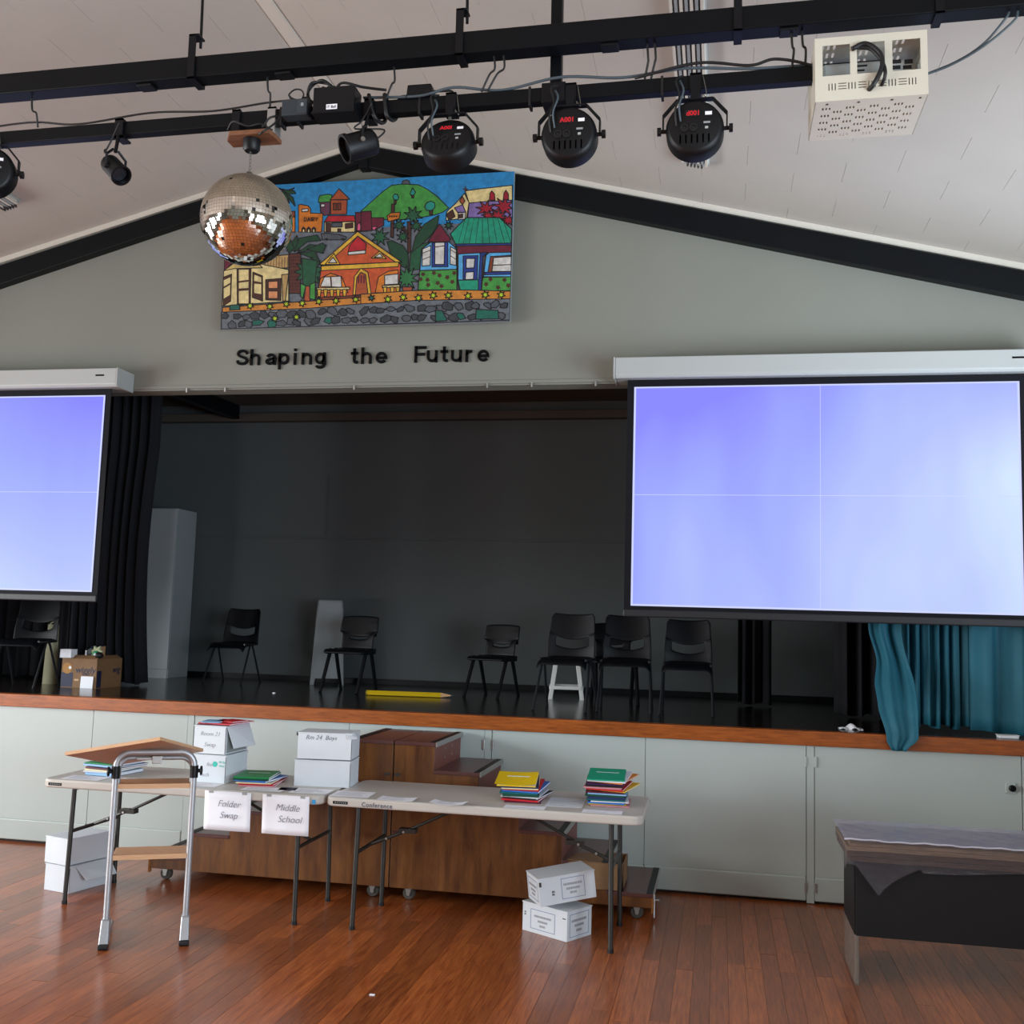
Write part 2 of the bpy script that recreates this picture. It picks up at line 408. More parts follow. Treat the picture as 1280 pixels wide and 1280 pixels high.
# stage: front doors, lip, floor, inner walls
structure(MB().box(OX0, OX1 + .0, -.03, .06, .974, S).build('trim_7', M['lip'], bevel=.004))
structure(MB().box(OX0 - .3, OX1 + .3, .262, 2.98, S - .08, S).box(OX0 + .001, OX1 - .001, .06, .262, S - .08, S).build('floor_stage', M['stagefloor']))
seams = [-7.1, -5.80, -5.75, -4.457, -3.71, -3.66, -2.50, -1.54, -1.49, -.463, .551, .600, 1.82]
bk = MB().box(OX0, 1.9, .022, .05, 0, .974); structure(bk.build('trim_8', M['flooredge']))
n = 0
for a, b in zip(seams, seams[1:]):
    if b - a < .08:
        n += 1; structure(MB().box(a + .002, b - .002, -.004, .02, .005, .974).build('trim_%d' % (20 + n), M['front'])); continue
    n += 1
    d = structure(MB().box(a + .0015, b - .0015, 0, .02, .164, .973).build('door_%d' % n, M['front'], bevel=.002))
    kb = structure(MB().box(a + .0015, b - .0015, -.007, .018, .018, .1635).build('trim_%d' % (20 + n), M['front'], bevel=.007))
    if abs(a + 1.49) < .01 or abs(b + 1.54) < .01 or abs(a - .6) < .01 or abs(b - .551) < .01:
        hx = a + .006 if abs(a + 1.49) < .01 or abs(a - .6) < .01 else b - .006
        MB().box(hx - .008, hx + .008, -.012, 0, .84, .905).build('handle' if abs(hx) > .7 else 'hinge', M['alu'] if abs(hx) > .7 else M['front'], d, bevel=.002)
        if abs(hx) < .7: MB().box(hx - .008, hx + .008, -.014, -.004, .07, .13).build('hinge', M['alu'], kb, bevel=.002)
    if b == 1.82:
        MB().box(1.725, 1.785, -.008, 0, .745, .81).build('lock_plate', M['front'], d, bevel=.003)
        MB().lathe([(0, 0), (.02, 0), (.02, .02), (.014, .026), (0, .026)], 14, Matrix.Translation((1.762, -.008, .778)) @ Matrix.Rotation(PI / 2, 4, 'X')).build('door_knob', M['black'], d, smooth=True)
structure(MB().box(1.823, OX1, .0, .06, .005, .974).build('trim_60', M['front']))
structure(MB().box(OX0 - .3, OX1 + .5, 2.8, 2.95, S, 4.3).build('wall_stage_back', M['stagewall']))
structure(MB().box(OX0 - .3, OX0 - .15, .26, 2.8, S, 4.3).build('wall_stage_left', M['stagewall']))
structure(MB().box(OX1 + .35, OX1 + .5, .26, 2.8, S, 4.3).build('wall_stage_right', M['stagewall']))
structure(MB().hexa([(OX0 - .3, .26, 4.15), (OX1 + .5, .26, 4.15), (OX1 + .5, 2.8, 3.82), (OX0 - .3, 2.8, 3.82)], [(OX0 - .3, .26, 4.4), (OX1 + .5, .26, 4.4), (OX1 + .5, 2.8, 4.4), (OX0 - .3, 2.8, 4.4)]).build('ceiling_stage', M['stageceil']))
structure(MB().box(OX0 - .15, OX1 + .35, 2.785, 2.8, 2.462, 2.482).build('trim_61', M['stagewall'], bevel=.003))
structure(MB().box(OX0 - .15, OX1 + .35, 2.70, 2.8, 3.64, 3.72).build('trim_62', M['stageceil'], bevel=.004))
structure(MB().box(OX0 - .15, OX1 + .35, 2.786, 2.8, S, S + .05).build('baseboard_stage', M['black']))
structure(MB().hexa([(-4.86, 2.7, 3.66), (-4.78, 2.7, 3.66), (-4.78, .5, 3.60), (-4.86, .5, 3.60)], [(-4.86, 2.7, 3.80), (-4.78, 2.7, 3.80), (-4.78, .5, 3.74), (-4.86, .5, 3.74)]).build('trim_63', M['black']))
structure(MB().box(-3.836, -3.826, 2.79, 2.8, 2.5, 3.1).build('trim_64', M['stagewall']))

MURAL=[('sky',0,[0,0,2227,0,2227,1127,0,1127]),('grey',0,[0,0,2227,0,2227,750,0,750]),('green',1,[1074,883,1131,934,1179,976,1236,1026,1303,1072,1390,1077,1508,1065,1577,1027,1657,965,1746,873,1700,842,1624,822,1508,808,1324,798,1176,824,1077,819]),('stone',1,[1381,1077,1389,1101,1418,1109,1438,1095,1444,1072]),('teal',1,[1316,983,1327,1002,1350,999,1363,976,1356,956,1325,958]),('brown',1,[1329,958,1347,957,1343,923,1326,924]),('teal',1,[1447,1000,1465,1043,1491,1008,1477,986,1455,987]),('brown',1,[1460,987,1477,986,1477,963,1461,966]),('teal',1,[1563,892,1576,921,1610,934,1639,917,1643,883,1617,861,1579,863]),('brown',1,[1598,860,1627,860,1625,827,1604,828]),('orange',1,[506,910,552,908,561,744,515,746]),('redbrown',1,[506,910,552,908,550,863,509,865]),('orange',1,[577,956,595,960,652,946,673,927,678,887,776,880,771,734,589,743]),('white',1,[605,922,656,924,657,903,607,900]),('black',0,[611,742,610,770,627,786,646,768,647,740]),('cream',0,[624,741,623,761,633,761,634,741]),('black',0,[652,740,650,768,667,784,687,766,688,738]),('cream',0,[665,739,664,759,674,759,675,739]),('black',0,[692,738,691,766,708,782,727,764,728,736]),('cream',0,[705,738,704,757,714,757,715,737]),('green',1,[735,993,744,1022,804,1029,840,1022,837,968,737,968]),('purple2',1,[747,967,827,968,832,869,787,862,756,893]),('white',1,[756,954,786,954,787,931,757,930]),('rust',1,[827,983,893,1068,982,980]),('rust',1,[832,983,962,976,962,863,837,869]),('rust2',1,[853,955,878,954,881,901,856,903]),('rust2',1,[888,953,913,952,916,900,891,901]),('red',1,[790,812,818,860,1023,850,1035,805]),('cream',1,[790,810,1030,803,1034,722,794,733]),('brown',1,[803,802,841,800,844,731,807,733]),('stone',1,[849,802,931,800,932,766,850,768]),('brown',1,[956,790,1015,794,1017,757,958,753]),('brown',1,[898,753,923,752,924,727,899,729]),('maroon',1,[1032,874,1126,874,1132,723,1043,724]),('pink',1,[1050,731,1051,780,1067,797,1078,769,1078,732]),('maroon',1,[1075,878,1154,879,1165,728,1082,727]),('maroon',1,[1156,827,1252,823,1255,762,1199,736,1165,732]),('pink',1,[1167,757,1203,757,1204,733,1170,731]),('dgreen',1,[404,1100,477,1076,537,1093,499,1050]),('dgreen',1,[446,1088,539,1068,550,1047,484,1046]),('dgreen',1,[468,1062,531,1018,550,948,501,1005]),('dgreen',1,[435,1088,484,1036,503,975,460,1017]),('stone',1,[769,720,819,722,910,709,971,686,962,665,782,673]),('black',0,[797,679,816,688,832,675,817,662]),('black',0,[927,674,946,682,962,669,947,656]),('brown',1,[1309,925,1333,924,1335,662,1312,672]),('orange',1,[1278,834,1307,857,1380,858,1372,810,1290,790]),('cream',1,[1866,997,1970,1006,2215,1021,2218,906,1898,902]),('purple',1,[1898,902,1992,907,2218,908,2222,764,1892,789]),('cream',1,[1747,859,1793,900,1862,978,1898,904,1883,790,1731,778,1730,836]),('rust',1,[1826,922,1847,955,1867,920,1849,892]),('purple',1,[1789,871,1851,892,1876,833,1814,836]),('white',1,[1819,831,1876,833,1873,781,1821,779]),('brown',1,[1731,826,1776,858,1797,804,1750,777]),('brown',1,[1825,817,1853,822,1854,793,1826,791]),('brown',0,[1861,1002,1846,1013,1864,1016,1866,1045,1875,1013,1889,1010,1876,997]),('crimson',1,[2106,832,2056,832,2073,790,2035,821,2014,783,2009,826,1962,815,1994,846,1948,867,1999,867,1981,910,2020,878,2041,917,2045,873,2093,884,2060,853]),('crimson',1,[2222,844,2190,842,2210,795,2167,830,2143,787,2138,836,2085,823,2122,858,2070,882,2127,882,2107,929,2150,894,2174,937,2179,888,2220,901,2195,866]),('crimson',1,[2188,772,2140,772,2157,732,2121,761,2101,725,2097,766,2052,755,2083,784,2040,805,2087,805,2071,844,2107,815,2127,851,2131,810,2175,821,2145,792]),('crimson',1,[2225,745,2214,743,2225,714,2199,736,2185,709,2182,739,2148,731,2171,753,2139,768,2174,768,2162,798,2189,776,2204,803,2207,772,2223,781,2217,758]),('crimson',1,[2094,785,2062,785,2073,758,2048,778,2034,753,2031,781,2001,774,2022,794,1992,808,2025,808,2013,835,2038,815,2052,840,2055,811,2086,819,2064,799]),('crimson',1,[2049,915,2052,968,2065,986,2085,961,2091,913]),('crimson',1,[2152,915,2155,962,2169,985,2188,956,2190,913]),('brown',1,[1437,783,1466,781,1470,550,1449,541]),('brown',1,[1399,746,1445,705,1445,686,1405,716]),('dgreen2',1,[1549,804,1504,807,1515,763,1483,796,1460,761,1458,805,1415,798,1446,828,1408,854,1452,851,1442,895,1474,862,1497,897,1498,853,1541,860,1511,830]),('dgreen2',1,[1422,740,1392,742,1399,713,1377,735,1362,711,1361,740,1332,736,1353,756,1327,773,1357,771,1350,801,1372,778,1387,802,1388,773,1417,777,1396,758]),('dgreen2',1,[1553,729,1523,731,1530,702,1509,724,1493,700,1493,729,1464,725,1484,745,1459,762,1489,760,1482,789,1503,767,1518,791,1519,762,1548,766,1528,747]),('dgreen2',1,[1454,652,1425,653,1432,624,1410,646,1395,623,1394,652,1365,647,1386,667,1360,684,1390,683,1383,712,1404,690,1420,714,1421,684,1449,689,1429,669]),('dgreen2',1,[1303,651,1258,654,1268,610,1236,643,1213,607,1211,652,1168,645,1198,674,1160,701,1205,698,1194,742,1227,709,1250,745,1251,700,1295,707,1264,678]),('dgreen2',1,[1784,727,1763,729,1768,708,1753,724,1742,707,1742,728,1722,724,1736,738,1719,750,1739,749,1734,769,1749,754,1760,770,1760,750,1780,753,1766,739]),('dgreen',1,[1480,549,1504,664,1568,757,1672,819,1665,733,1610,659,1527,576]),('dgreen',1,[1287,635,1321,643,1410,600,1451,541,1461,416,1397,447,1326,517]),('dgreen2',1,[1471,540,1555,604,1612,621,1558,527,1543,413,1466,406]),('green2',1,[1543,318,1486,323,1510,271,1465,308,1455,254,1438,309,1397,273,1416,325,1359,322,1406,351,1356,381,1413,376,1388,428,1434,391,1444,445,1461,390,1502,426,1483,374,1539,377,1493,349]),('rust',1,[1418,284,1496,281,1489,215,1436,216]),('maroon',1,[1,570,105,556,56,508,7,460]),('tan',1,[311,557,520,568,526,465,322,463]),('brown',0,[332,556,336,556,339,469,335,469]),('brown',0,[355,556,359,555,362,468,357,469]),('brown',0,[377,555,381,554,384,468,380,468]),('brown',0,[400,554,404,554,407,467,402,467]),('brown',0,[422,553,426,553,429,466,425,466]),('brown',0,[445,552,449,552,451,465,447,465]),('brown',0,[467,551,471,551,474,464,470,464]),('brown',0,[489,550,494,550,496,463,492,463]),('brown',0,[512,549,516,549,519,462,515,463]),('cream',1,[2,461,77,507,294,504,526,450,540,205,4,183]),('cream2',1,[2,461,77,515,284,507,316,473,79,475]),('brown',1,[0,411,69,433,74,220,14,183]),('brown',1,[110,471,224,467,235,196,129,197]),('brown',1,[241,442,320,409,333,212,248,244]),('cream',0,[7,386,60,409,61,364,10,336]),('cream',0,[11,321,62,349,65,270,16,242]),('cream',0,[126,466,204,463,209,383,132,376]),('cream',0,[133,362,209,369,212,319,135,317]),('cream',0,[136,297,214,300,220,198,142,201]),('cream',0,[253,421,310,399,313,360,255,372]),('cream',0,[257,352,313,345,318,267,261,278]),('brown',1,[347,378,469,384,479,212,356,221]),('peach',1,[369,363,445,365,448,306,372,309]),('peach',1,[373,289,449,287,452,228,376,230]),('tan',1,[473,413,528,416,514,206,494,207]),('brown2',1,[523,573,616,574,630,261,542,264]),('black',0,[526,549,615,547,615,544,526,546]),('black',0,[527,523,617,521,617,518,528,520]),('black',0,[529,497,618,496,618,493,529,494]),('black',0,[530,472,619,470,619,467,530,469]),('black',0,[532,446,621,445,621,442,532,443]),('black',0,[533,421,622,419,622,416,533,418]),('black',0,[534,395,623,394,623,391,535,392]),('black',0,[536,370,625,368,625,365,536,367]),('black',0,[537,344,626,343,626,340,537,341]),('black',0,[539,319,627,318,628,315,539,316]),('black',0,[540,293,629,292,629,289,540,290]),('black',0,[541,268,630,267,630,264,541,265]),('dgreen',1,[503,599,531,647,578,714,605,594]),('dgreen',1,[565,586,599,693,740,711,772,666,662,661]),('dgreen',1,[585,576,683,640,764,627,797,567,695,600]),('dgreen',1,[606,575,726,589,787,470,709,531]),('dgreen',1,[491,639,518,697,563,616,524,578]),('dgreen',1,[665,602,783,646,814,625,787,567]),('dgreen2',1,[811,385,756,383,776,332,727,359,716,308,686,355,648,320,649,374,595,366,625,408,573,431,624,448,590,493,645,480,640,534,681,495,707,540,722,487,770,509,754,459,809,451,767,421]),('dgreen2',1,[628,535,750,510,740,306,650,309]),('rust',1,[670,318,700,317,713,156,658,158]),('green',1,[628,339,670,318,650,221,633,241]),('green',1,[704,326,743,345,750,208,705,220]),('terra',1,[785,438,1057,712,1399,456,1391,205,758,226]),('terra',1,[783,474,1057,718,1398,474]),('yellow',1,[770,481,1057,724,1404,474,1368,469,1059,688,815,473]),('yellow',1,[784,468,1386,475,1381,439,785,432]),('red',1,[1000,617,1059,688,1129,624,1125,576,990,569]),('white',1,[990,569,1125,576,1126,551,991,545]),('yellow',1,[814,479,879,562,933,474]),('white',1,[839,490,874,531,907,488]),('yellow',1,[1171,513,1236,565,1288,503]),('white',1,[1195,518,1237,547,1263,516]),('orange',1,[769,262,782,371,861,410,950,377,1005,254]),('white',1,[785,310,813,382,943,383,953,298]),('brown',0,[857,380,869,380,879,301,867,301]),('orange',1,[1214,247,1233,366,1304,406,1382,415,1390,241]),('white',1,[1281,377,1384,385,1387,307,1284,305]),('yellow',1,[1043,235,1048,379,1095,438,1151,406,1184,236]),('rust',1,[1061,234,1067,367,1096,408,1134,388,1159,237]),('maroon',0,[1073,384,1085,384,1088,324,1075,324]),('maroon',0,[1094,384,1107,383,1109,323,1097,323]),('maroon',0,[1116,383,1128,382,1131,322,1118,323]),('cream',1,[755,299,1015,296,1016,278,756,281]),('yellow',1,[762,287,793,286,789,231,771,232]),('yellow',1,[812,285,843,284,839,230,821,230]),('yellow',1,[861,283,892,282,889,228,870,229]),('yellow',1,[911,282,942,281,938,226,920,227]),('yellow',1,[961,280,991,279,988,225,969,225]),('cream',1,[1266,299,1399,301,1400,283,1267,281]),('yellow',1,[1273,287,1303,286,1299,238,1281,239]),('yellow',1,[1327,285,1358,284,1354,237,1335,237]),('yellow',1,[1370,284,1400,283,1396,235,1378,236]),('redbrown',1,[783,225,1408,235,1410,199,785,189]),('tealg',1,[1768,671,1818,726,1883,790,2128,778,2220,688,2223,582,1809,593]),('black',0,[1828,600,1831,599,1877,788,1873,788]),('black',0,[1866,598,1869,598,1906,787,1902,787]),('black',0,[1908,596,1912,596,1943,785,1940,785]),('black',0,[1956,594,1959,594,1977,783,1973,784]),('black',0,[2007,592,2011,592,2005,782,2001,782]),('black',0,[2059,589,2063,589,2043,780,2039,780]),('black',0,[2115,587,2119,587,2080,778,2077,779]),('black',0,[2171,585,2175,584,2118,776,2114,777]),('black',0,[2218,583,2222,582,2151,775,2147,775]),('blue',1,[1809,593,2223,582,2224,546,1815,564]),('maroon',1,[1819,578,2223,567,2225,499,1826,516]),('maroon',1,[1602,621,1684,752,1769,633,1756,605]),('lblue',1,[1548,403,1556,565,1622,615,1756,614,1820,554,1825,402]),('blue',1,[1632,610,1751,610,1758,424,1638,428]),('white',1,[1653,611,1727,610,1729,442,1659,445]),('brown',0,[1652,580,1728,587,1728,579,1652,573]),('white',1,[1561,565,1623,589,1624,438,1563,436]),('white',1,[1771,575,1815,550,1819,431,1774,442]),('brown',0,[1562,536,1622,558,1622,551,1563,530]),('brown',0,[1772,556,1816,526,1816,519,1772,550]),('brown',0,[1564,488,1624,510,1624,503,1564,482]),('brown',0,[1774,509,1818,478,1818,472,1774,502]),('lblue',1,[1831,516,1991,519,2006,490,2002,310,1837,321]),('blue',1,[1869,500,1978,498,1979,316,1875,320]),('white',1,[1893,480,1957,477,1952,407,1894,407]),('white',1,[1893,376,1953,378,1951,322,1891,321]),('blue',1,[1996,518,2052,521,2015,489,2010,226,1987,217]),('lblue',1,[2039,498,2061,516,2223,514,2227,330,2025,338]),('redbrown',1,[2072,487,2224,490,2227,363,2057,370]),('white',1,[2095,478,2224,482,2227,370,2086,375]),('brown',0,[2088,425,2226,424,2226,417,2088,417]),('blue',1,[2033,370,2227,370,2227,349,2034,352]),('green',1,[1548,401,1825,400,1831,246,1540,256]),('green',1,[2020,333,2227,330,2227,227,2014,230]),('tealg',1,[1837,318,1988,316,1991,226,1860,226]),('brown',0,[1594,367,1581,363,1575,353,1567,364,1554,368,1561,378,1560,391,1573,386,1585,390,1585,377]),('brown',0,[1675,373,1663,370,1656,359,1648,370,1635,374,1642,384,1641,397,1654,393,1666,397,1666,384]),('brown',0,[1719,352,1706,349,1699,338,1691,349,1679,353,1686,364,1685,377,1698,372,1710,376,1710,363]),('brown',0,[1776,336,1764,333,1757,322,1749,333,1736,337,1744,347,1743,360,1755,356,1767,360,1768,347]),('brown',0,[1827,367,1815,364,1808,353,1800,364,1788,368,1795,378,1794,391,1806,387,1818,391,1819,378]),('brown',0,[1629,322,1617,319,1610,308,1602,319,1589,323,1597,334,1595,347,1608,342,1620,346,1621,333]),('brown',0,[1706,296,1694,293,1687,282,1679,293,1667,297,1674,307,1673,320,1685,315,1698,320,1698,307]),('brown',0,[1635,284,1623,281,1616,270,1608,281,1595,285,1603,295,1602,308,1614,304,1626,308,1627,295]),('brown',0,[1736,271,1724,268,1717,257,1709,268,1696,272,1703,282,1702,295,1715,291,1727,295,1727,282]),('brown',0,[1815,302,1803,298,1796,288,1788,298,1776,302,1783,313,1782,326,1795,321,1807,325,1807,312]),('brown',0,[1576,329,1564,326,1557,315,1549,326,1536,330,1544,340,1542,353,1555,349,1567,353,1568,340]),('brown',0,[2097,310,2085,307,2078,296,2070,307,2058,311,2065,321,2064,334,2077,330,2088,334,2089,321]),('brown',0,[2155,247,2143,244,2136,233,2128,244,2116,248,2123,258,2122,271,2134,266,2146,270,2146,258]),('brown',0,[2199,302,2187,298,2181,288,2173,299,2161,303,2168,313,2167,326,2179,321,2191,325,2191,312]),('brown',0,[2065,274,2053,270,2046,260,2039,271,2026,275,2034,285,2033,298,2045,293,2057,297,2057,284]),('brown',0,[2227,259,2217,255,2210,245,2202,256,2190,260,2197,270,2196,282,2208,278,2220,282,2220,269]),('path',1,[1104,237,1501,252,1854,245,2227,223,2227,162,1781,175,1524,171,1108,160]),('path',1,[12,171,358,185,704,198,1105,215,1108,161,707,143,15,134]),('stone2',1,[5,134,707,143,1107,164,1531,177,2227,166,2227,9,1151,4,16,2]),('stone3',1,[69,103,51,81,11,86,0,111,45,132]),('stone',1,[134,11,112,0,73,11,63,40,95,67,127,46]),('stone3',1,[177,95,143,75,110,81,105,115,153,117]),('stone3',1,[225,48,224,25,193,18,154,14,148,42,166,58,200,63]),('stone',1,[252,99,221,71,188,70,181,101,209,114]),('stone',1,[262,16,233,0,198,26,206,66,257,49]),('stone3',1,[320,106,311,72,254,71,232,110,279,132]),('dteal',1,[357,51,324,24,263,22,262,60,317,65]),('stone3',1,[393,89,357,71,317,96,324,134,360,133]),('dteal',1,[465,40,444,6,393,3,382,45,410,69]),('stone',1,[456,81,414,78,384,109,396,126,445,115]),('stone',1,[541,27,514,13,451,20,454,47,506,59]),('stone',1,[542,115,519,78,476,76,455,84,449,118,480,142,521,133]),('stone',1,[606,46,594,15,537,25,541,70,586,75]),('stone3',1,[625,92,610,69,547,76,528,97,555,126,600,128]),('stone3',1,[645,9,616,11,578,33,597,64,645,38]),('stone3',1,[686,72,640,78,610,118,634,134,678,112]),('stone',1,[746,16,711,9,690,25,671,50,692,80,724,79,746,41]),('stone',1,[762,70,732,58,700,65,684,99,686,126,730,130,761,98]),('stone3',1,[802,64,786,25,745,13,722,37,758,70]),('stone3',1,[842,128,847,110,810,90,784,93,777,109,799,136,824,139]),('dteal',1,[899,41,873,18,830,36,844,66,887,68]),('stone',1,[940,86,911,79,855,107,852,140,889,151,916,131]),('stone3',1,[955,41,953,28,909,16,892,26,884,58,906,72,947,73]),('stone3',1,[1001,80,982,75,958,80,938,112,963,135,986,127,1006,105]),('stone',1,[1053,49,1013,18,971,26,966,55,1012,65]),('stone',1,[1055,90,1033,88,1020,94,994,126,1010,136,1027,131,1063,110]),('stone3',1,[1096,37,1076,22,1047,30,1033,52,1047,64,1081,65]),('stone3',1,[1172,140,1155,91,1118,72,1100,103,1139,140]),('stone',1,[1184,39,1173,26,1134,16,1109,40,1125,54,1158,57]),('stone3',1,[1242,128,1223,90,1182,96,1171,121,1214,141]),('stone',1,[1241,42,1218,16,1190,15,1177,45,1213,57]),('stone3',1,[1295,118,1282,92,1236,87,1229,119,1260,128]),('stone3',1,[1344,62,1341,32,1301,14,1264,25,1264,50,1312,75]),('stone',1,[1380,115,1351,99,1327,102,1299,117,1327,134,1351,133]),('stone3',1,[1394,15,1377,7,1341,38,1351,64,1400,49]),('stone3',1,[1443,127,1432,103,1393,91,1384,112,1418,135]),('stone',1,[1493,29,1473,18,1445,21,1424,45,1436,63,1470,67,1497,50]),('stone',1,[1521,103,1488,90,1463,97,1438,138,1461,148,1515,128]),('stone3',1,[1552,63,1547,28,1509,29,1497,61,1517,74]),('stone3',1,[1615,122,1604,92,1544,94,1543,132,1589,145]),('stone3',1,[1613,61,1593,28,1556,17,1541,42,1568,72]),('stone',1,[1686,110,1671,92,1628,81,1594,105,1620,131,1667,131]),('stone3',1,[1701,17,1683,12,1659,26,1642,44,1648,60,1674,57,1699,35]),('stone',1,[1760,88,1734,82,1705,91,1688,113,1681,134,1729,136,1749,131]),('stone',1,[1780,43,1760,26,1735,32,1722,55,1719,75,1753,73,1783,53]),('stone3',1,[1803,94,1779,93,1732,109,1724,126,1733,155,1766,159,1807,130]),('stone3',1,[1866,43,1847,18,1827,7,1778,23,1782,53,1820,74,1851,63]),('stone',1,[1885,105,1849,89,1827,110,1814,134,1832,149,1863,146,1874,133]),('dteal',1,[1904,32,1865,21,1839,51,1845,74,1882,67]),('stone3',1,[1965,141,1975,110,1929,86,1902,101,1897,138,1946,159]),('stone3',1,[1989,50,1970,21,1938,16,1918,33,1922,50,1962,63]),('stone',1,[2003,128,1999,103,1969,98,1941,112,1946,134,1979,149]),('stone',1,[2042,33,2019,14,1993,26,1980,54,2006,65,2043,58]),('stone',1,[2100,103,2085,94,2056,109,2033,127,2038,139,2067,143,2097,117]),('stone3',1,[2127,47,2102,19,2065,33,2061,57,2105,75]),('stone',1,[2144,150,2150,128,2124,100,2086,105,2088,134,2123,161]),('stone',1,[2191,26,2174,12,2145,25,2129,42,2147,67,2175,63,2194,49]),('stone3',1,[2210,132,2204,101,2180,97,2154,103,2160,127,2189,139]),('lime',1,[266,166,246,166,245,147,233,163,215,157,223,173,206,186,226,186,228,205,240,189,258,195,250,179]),('lime',1,[425,157,405,156,403,137,392,154,374,147,382,164,365,176,385,176,387,195,398,179,416,185,408,169]),('lime',1,[555,172,536,172,534,153,522,169,505,162,513,179,496,191,516,192,518,210,529,194,547,201,539,184]),('lime',1,[681,173,661,173,660,154,648,170,631,163,639,180,622,192,642,192,643,211,655,195,673,202,665,185]),('lime',1,[810,183,791,183,789,164,778,180,760,174,768,190,752,202,771,203,773,221,784,205,802,212,794,195]),('lime',1,[944,184,925,184,923,165,912,181,894,174,902,191,886,203,906,203,907,222,919,206,936,212,928,196]),('lime',1,[1097,189,1077,188,1076,170,1065,186,1047,179,1055,196,1039,208,1058,208,1060,226,1071,210,1089,217,1081,201]),('lime',1,[470,63,451,62,449,43,437,60,420,53,428,70,411,82,431,82,432,101,444,85,462,91,454,75]),('lime',1,[641,68,622,67,620,48,609,65,591,58,599,74,583,86,602,87,604,106,615,89,633,96,625,79]),('dteal',1,[76,186,148,189,156,149,73,147]),('lime',1,[1346,182,1326,181,1324,162,1312,179,1294,172,1302,189,1286,202,1306,202,1308,222,1319,205,1338,212,1329,194]),('lime',1,[1461,192,1441,192,1439,172,1428,189,1409,182,1418,200,1401,212,1421,213,1423,232,1435,215,1453,222,1445,205]),('lime',1,[1577,184,1557,183,1555,164,1543,181,1525,174,1534,191,1517,204,1537,204,1539,224,1551,207,1569,214,1560,196]),('lime',1,[1686,199,1666,199,1664,179,1653,196,1635,189,1643,207,1627,219,1647,219,1648,239,1660,222,1678,229,1670,212]),('lime',1,[1800,195,1780,195,1778,176,1767,192,1749,186,1757,203,1741,215,1761,216,1763,235,1774,218,1792,225,1784,208]),('lime',1,[1946,186,1927,186,1925,166,1914,183,1896,176,1904,193,1888,206,1908,206,1909,225,1921,209,1938,216,1930,198]),('lime',1,[2072,191,2053,191,2051,171,2040,188,2022,181,2030,198,2015,211,2034,211,2036,230,2047,214,2065,221,2056,204]),('lime',1,[2189,187,2169,187,2167,168,2156,184,2139,177,2147,195,2131,207,2151,207,2152,227,2163,210,2181,217,2173,200]),('dteal',1,[1215,197,1197,196,1196,179,1186,194,1169,188,1177,203,1162,214,1180,215,1181,232,1192,217,1208,223,1201,208]),('dteal',1,[1680,95,1727,94,1768,17,1683,15]),('dteal',1,[1981,95,2140,81,2147,20,1979,21]),('black',0,[630,852,632,820,638,820,637,851]),('black',0,[633,848,649,843,651,849,634,854]),('black',0,[647,846,648,824,654,824,653,846]),('black',0,[650,827,634,823,636,817,652,821]),('black',0,[664,817,672,849,666,851,658,819]),('black',0,[666,849,678,817,684,818,672,850]),('black',0,[665,828,676,827,676,834,664,834]),('black',0,[685,849,687,817,694,817,692,849]),('black',0,[694,848,695,817,702,816,700,848]),('black',0,[696,845,713,841,714,847,697,851]),('black',0,[710,845,710,833,717,833,716,844]),('black',0,[713,836,697,836,698,829,714,830]),('black',0,[698,830,712,814,717,818,703,834]),('black',0,[720,846,731,829,736,832,725,849]),('black',0,[739,848,730,833,736,829,745,844]),('black',0,[730,831,731,815,737,815,736,831]),('black',0,[1295,828,1305,836,1309,823,1300,816]),('black',0,[1313,827,1322,835,1327,822,1317,816]),('black',0,[1331,827,1340,834,1344,821,1335,815]),('black',0,[1348,826,1358,833,1362,820,1353,814])]
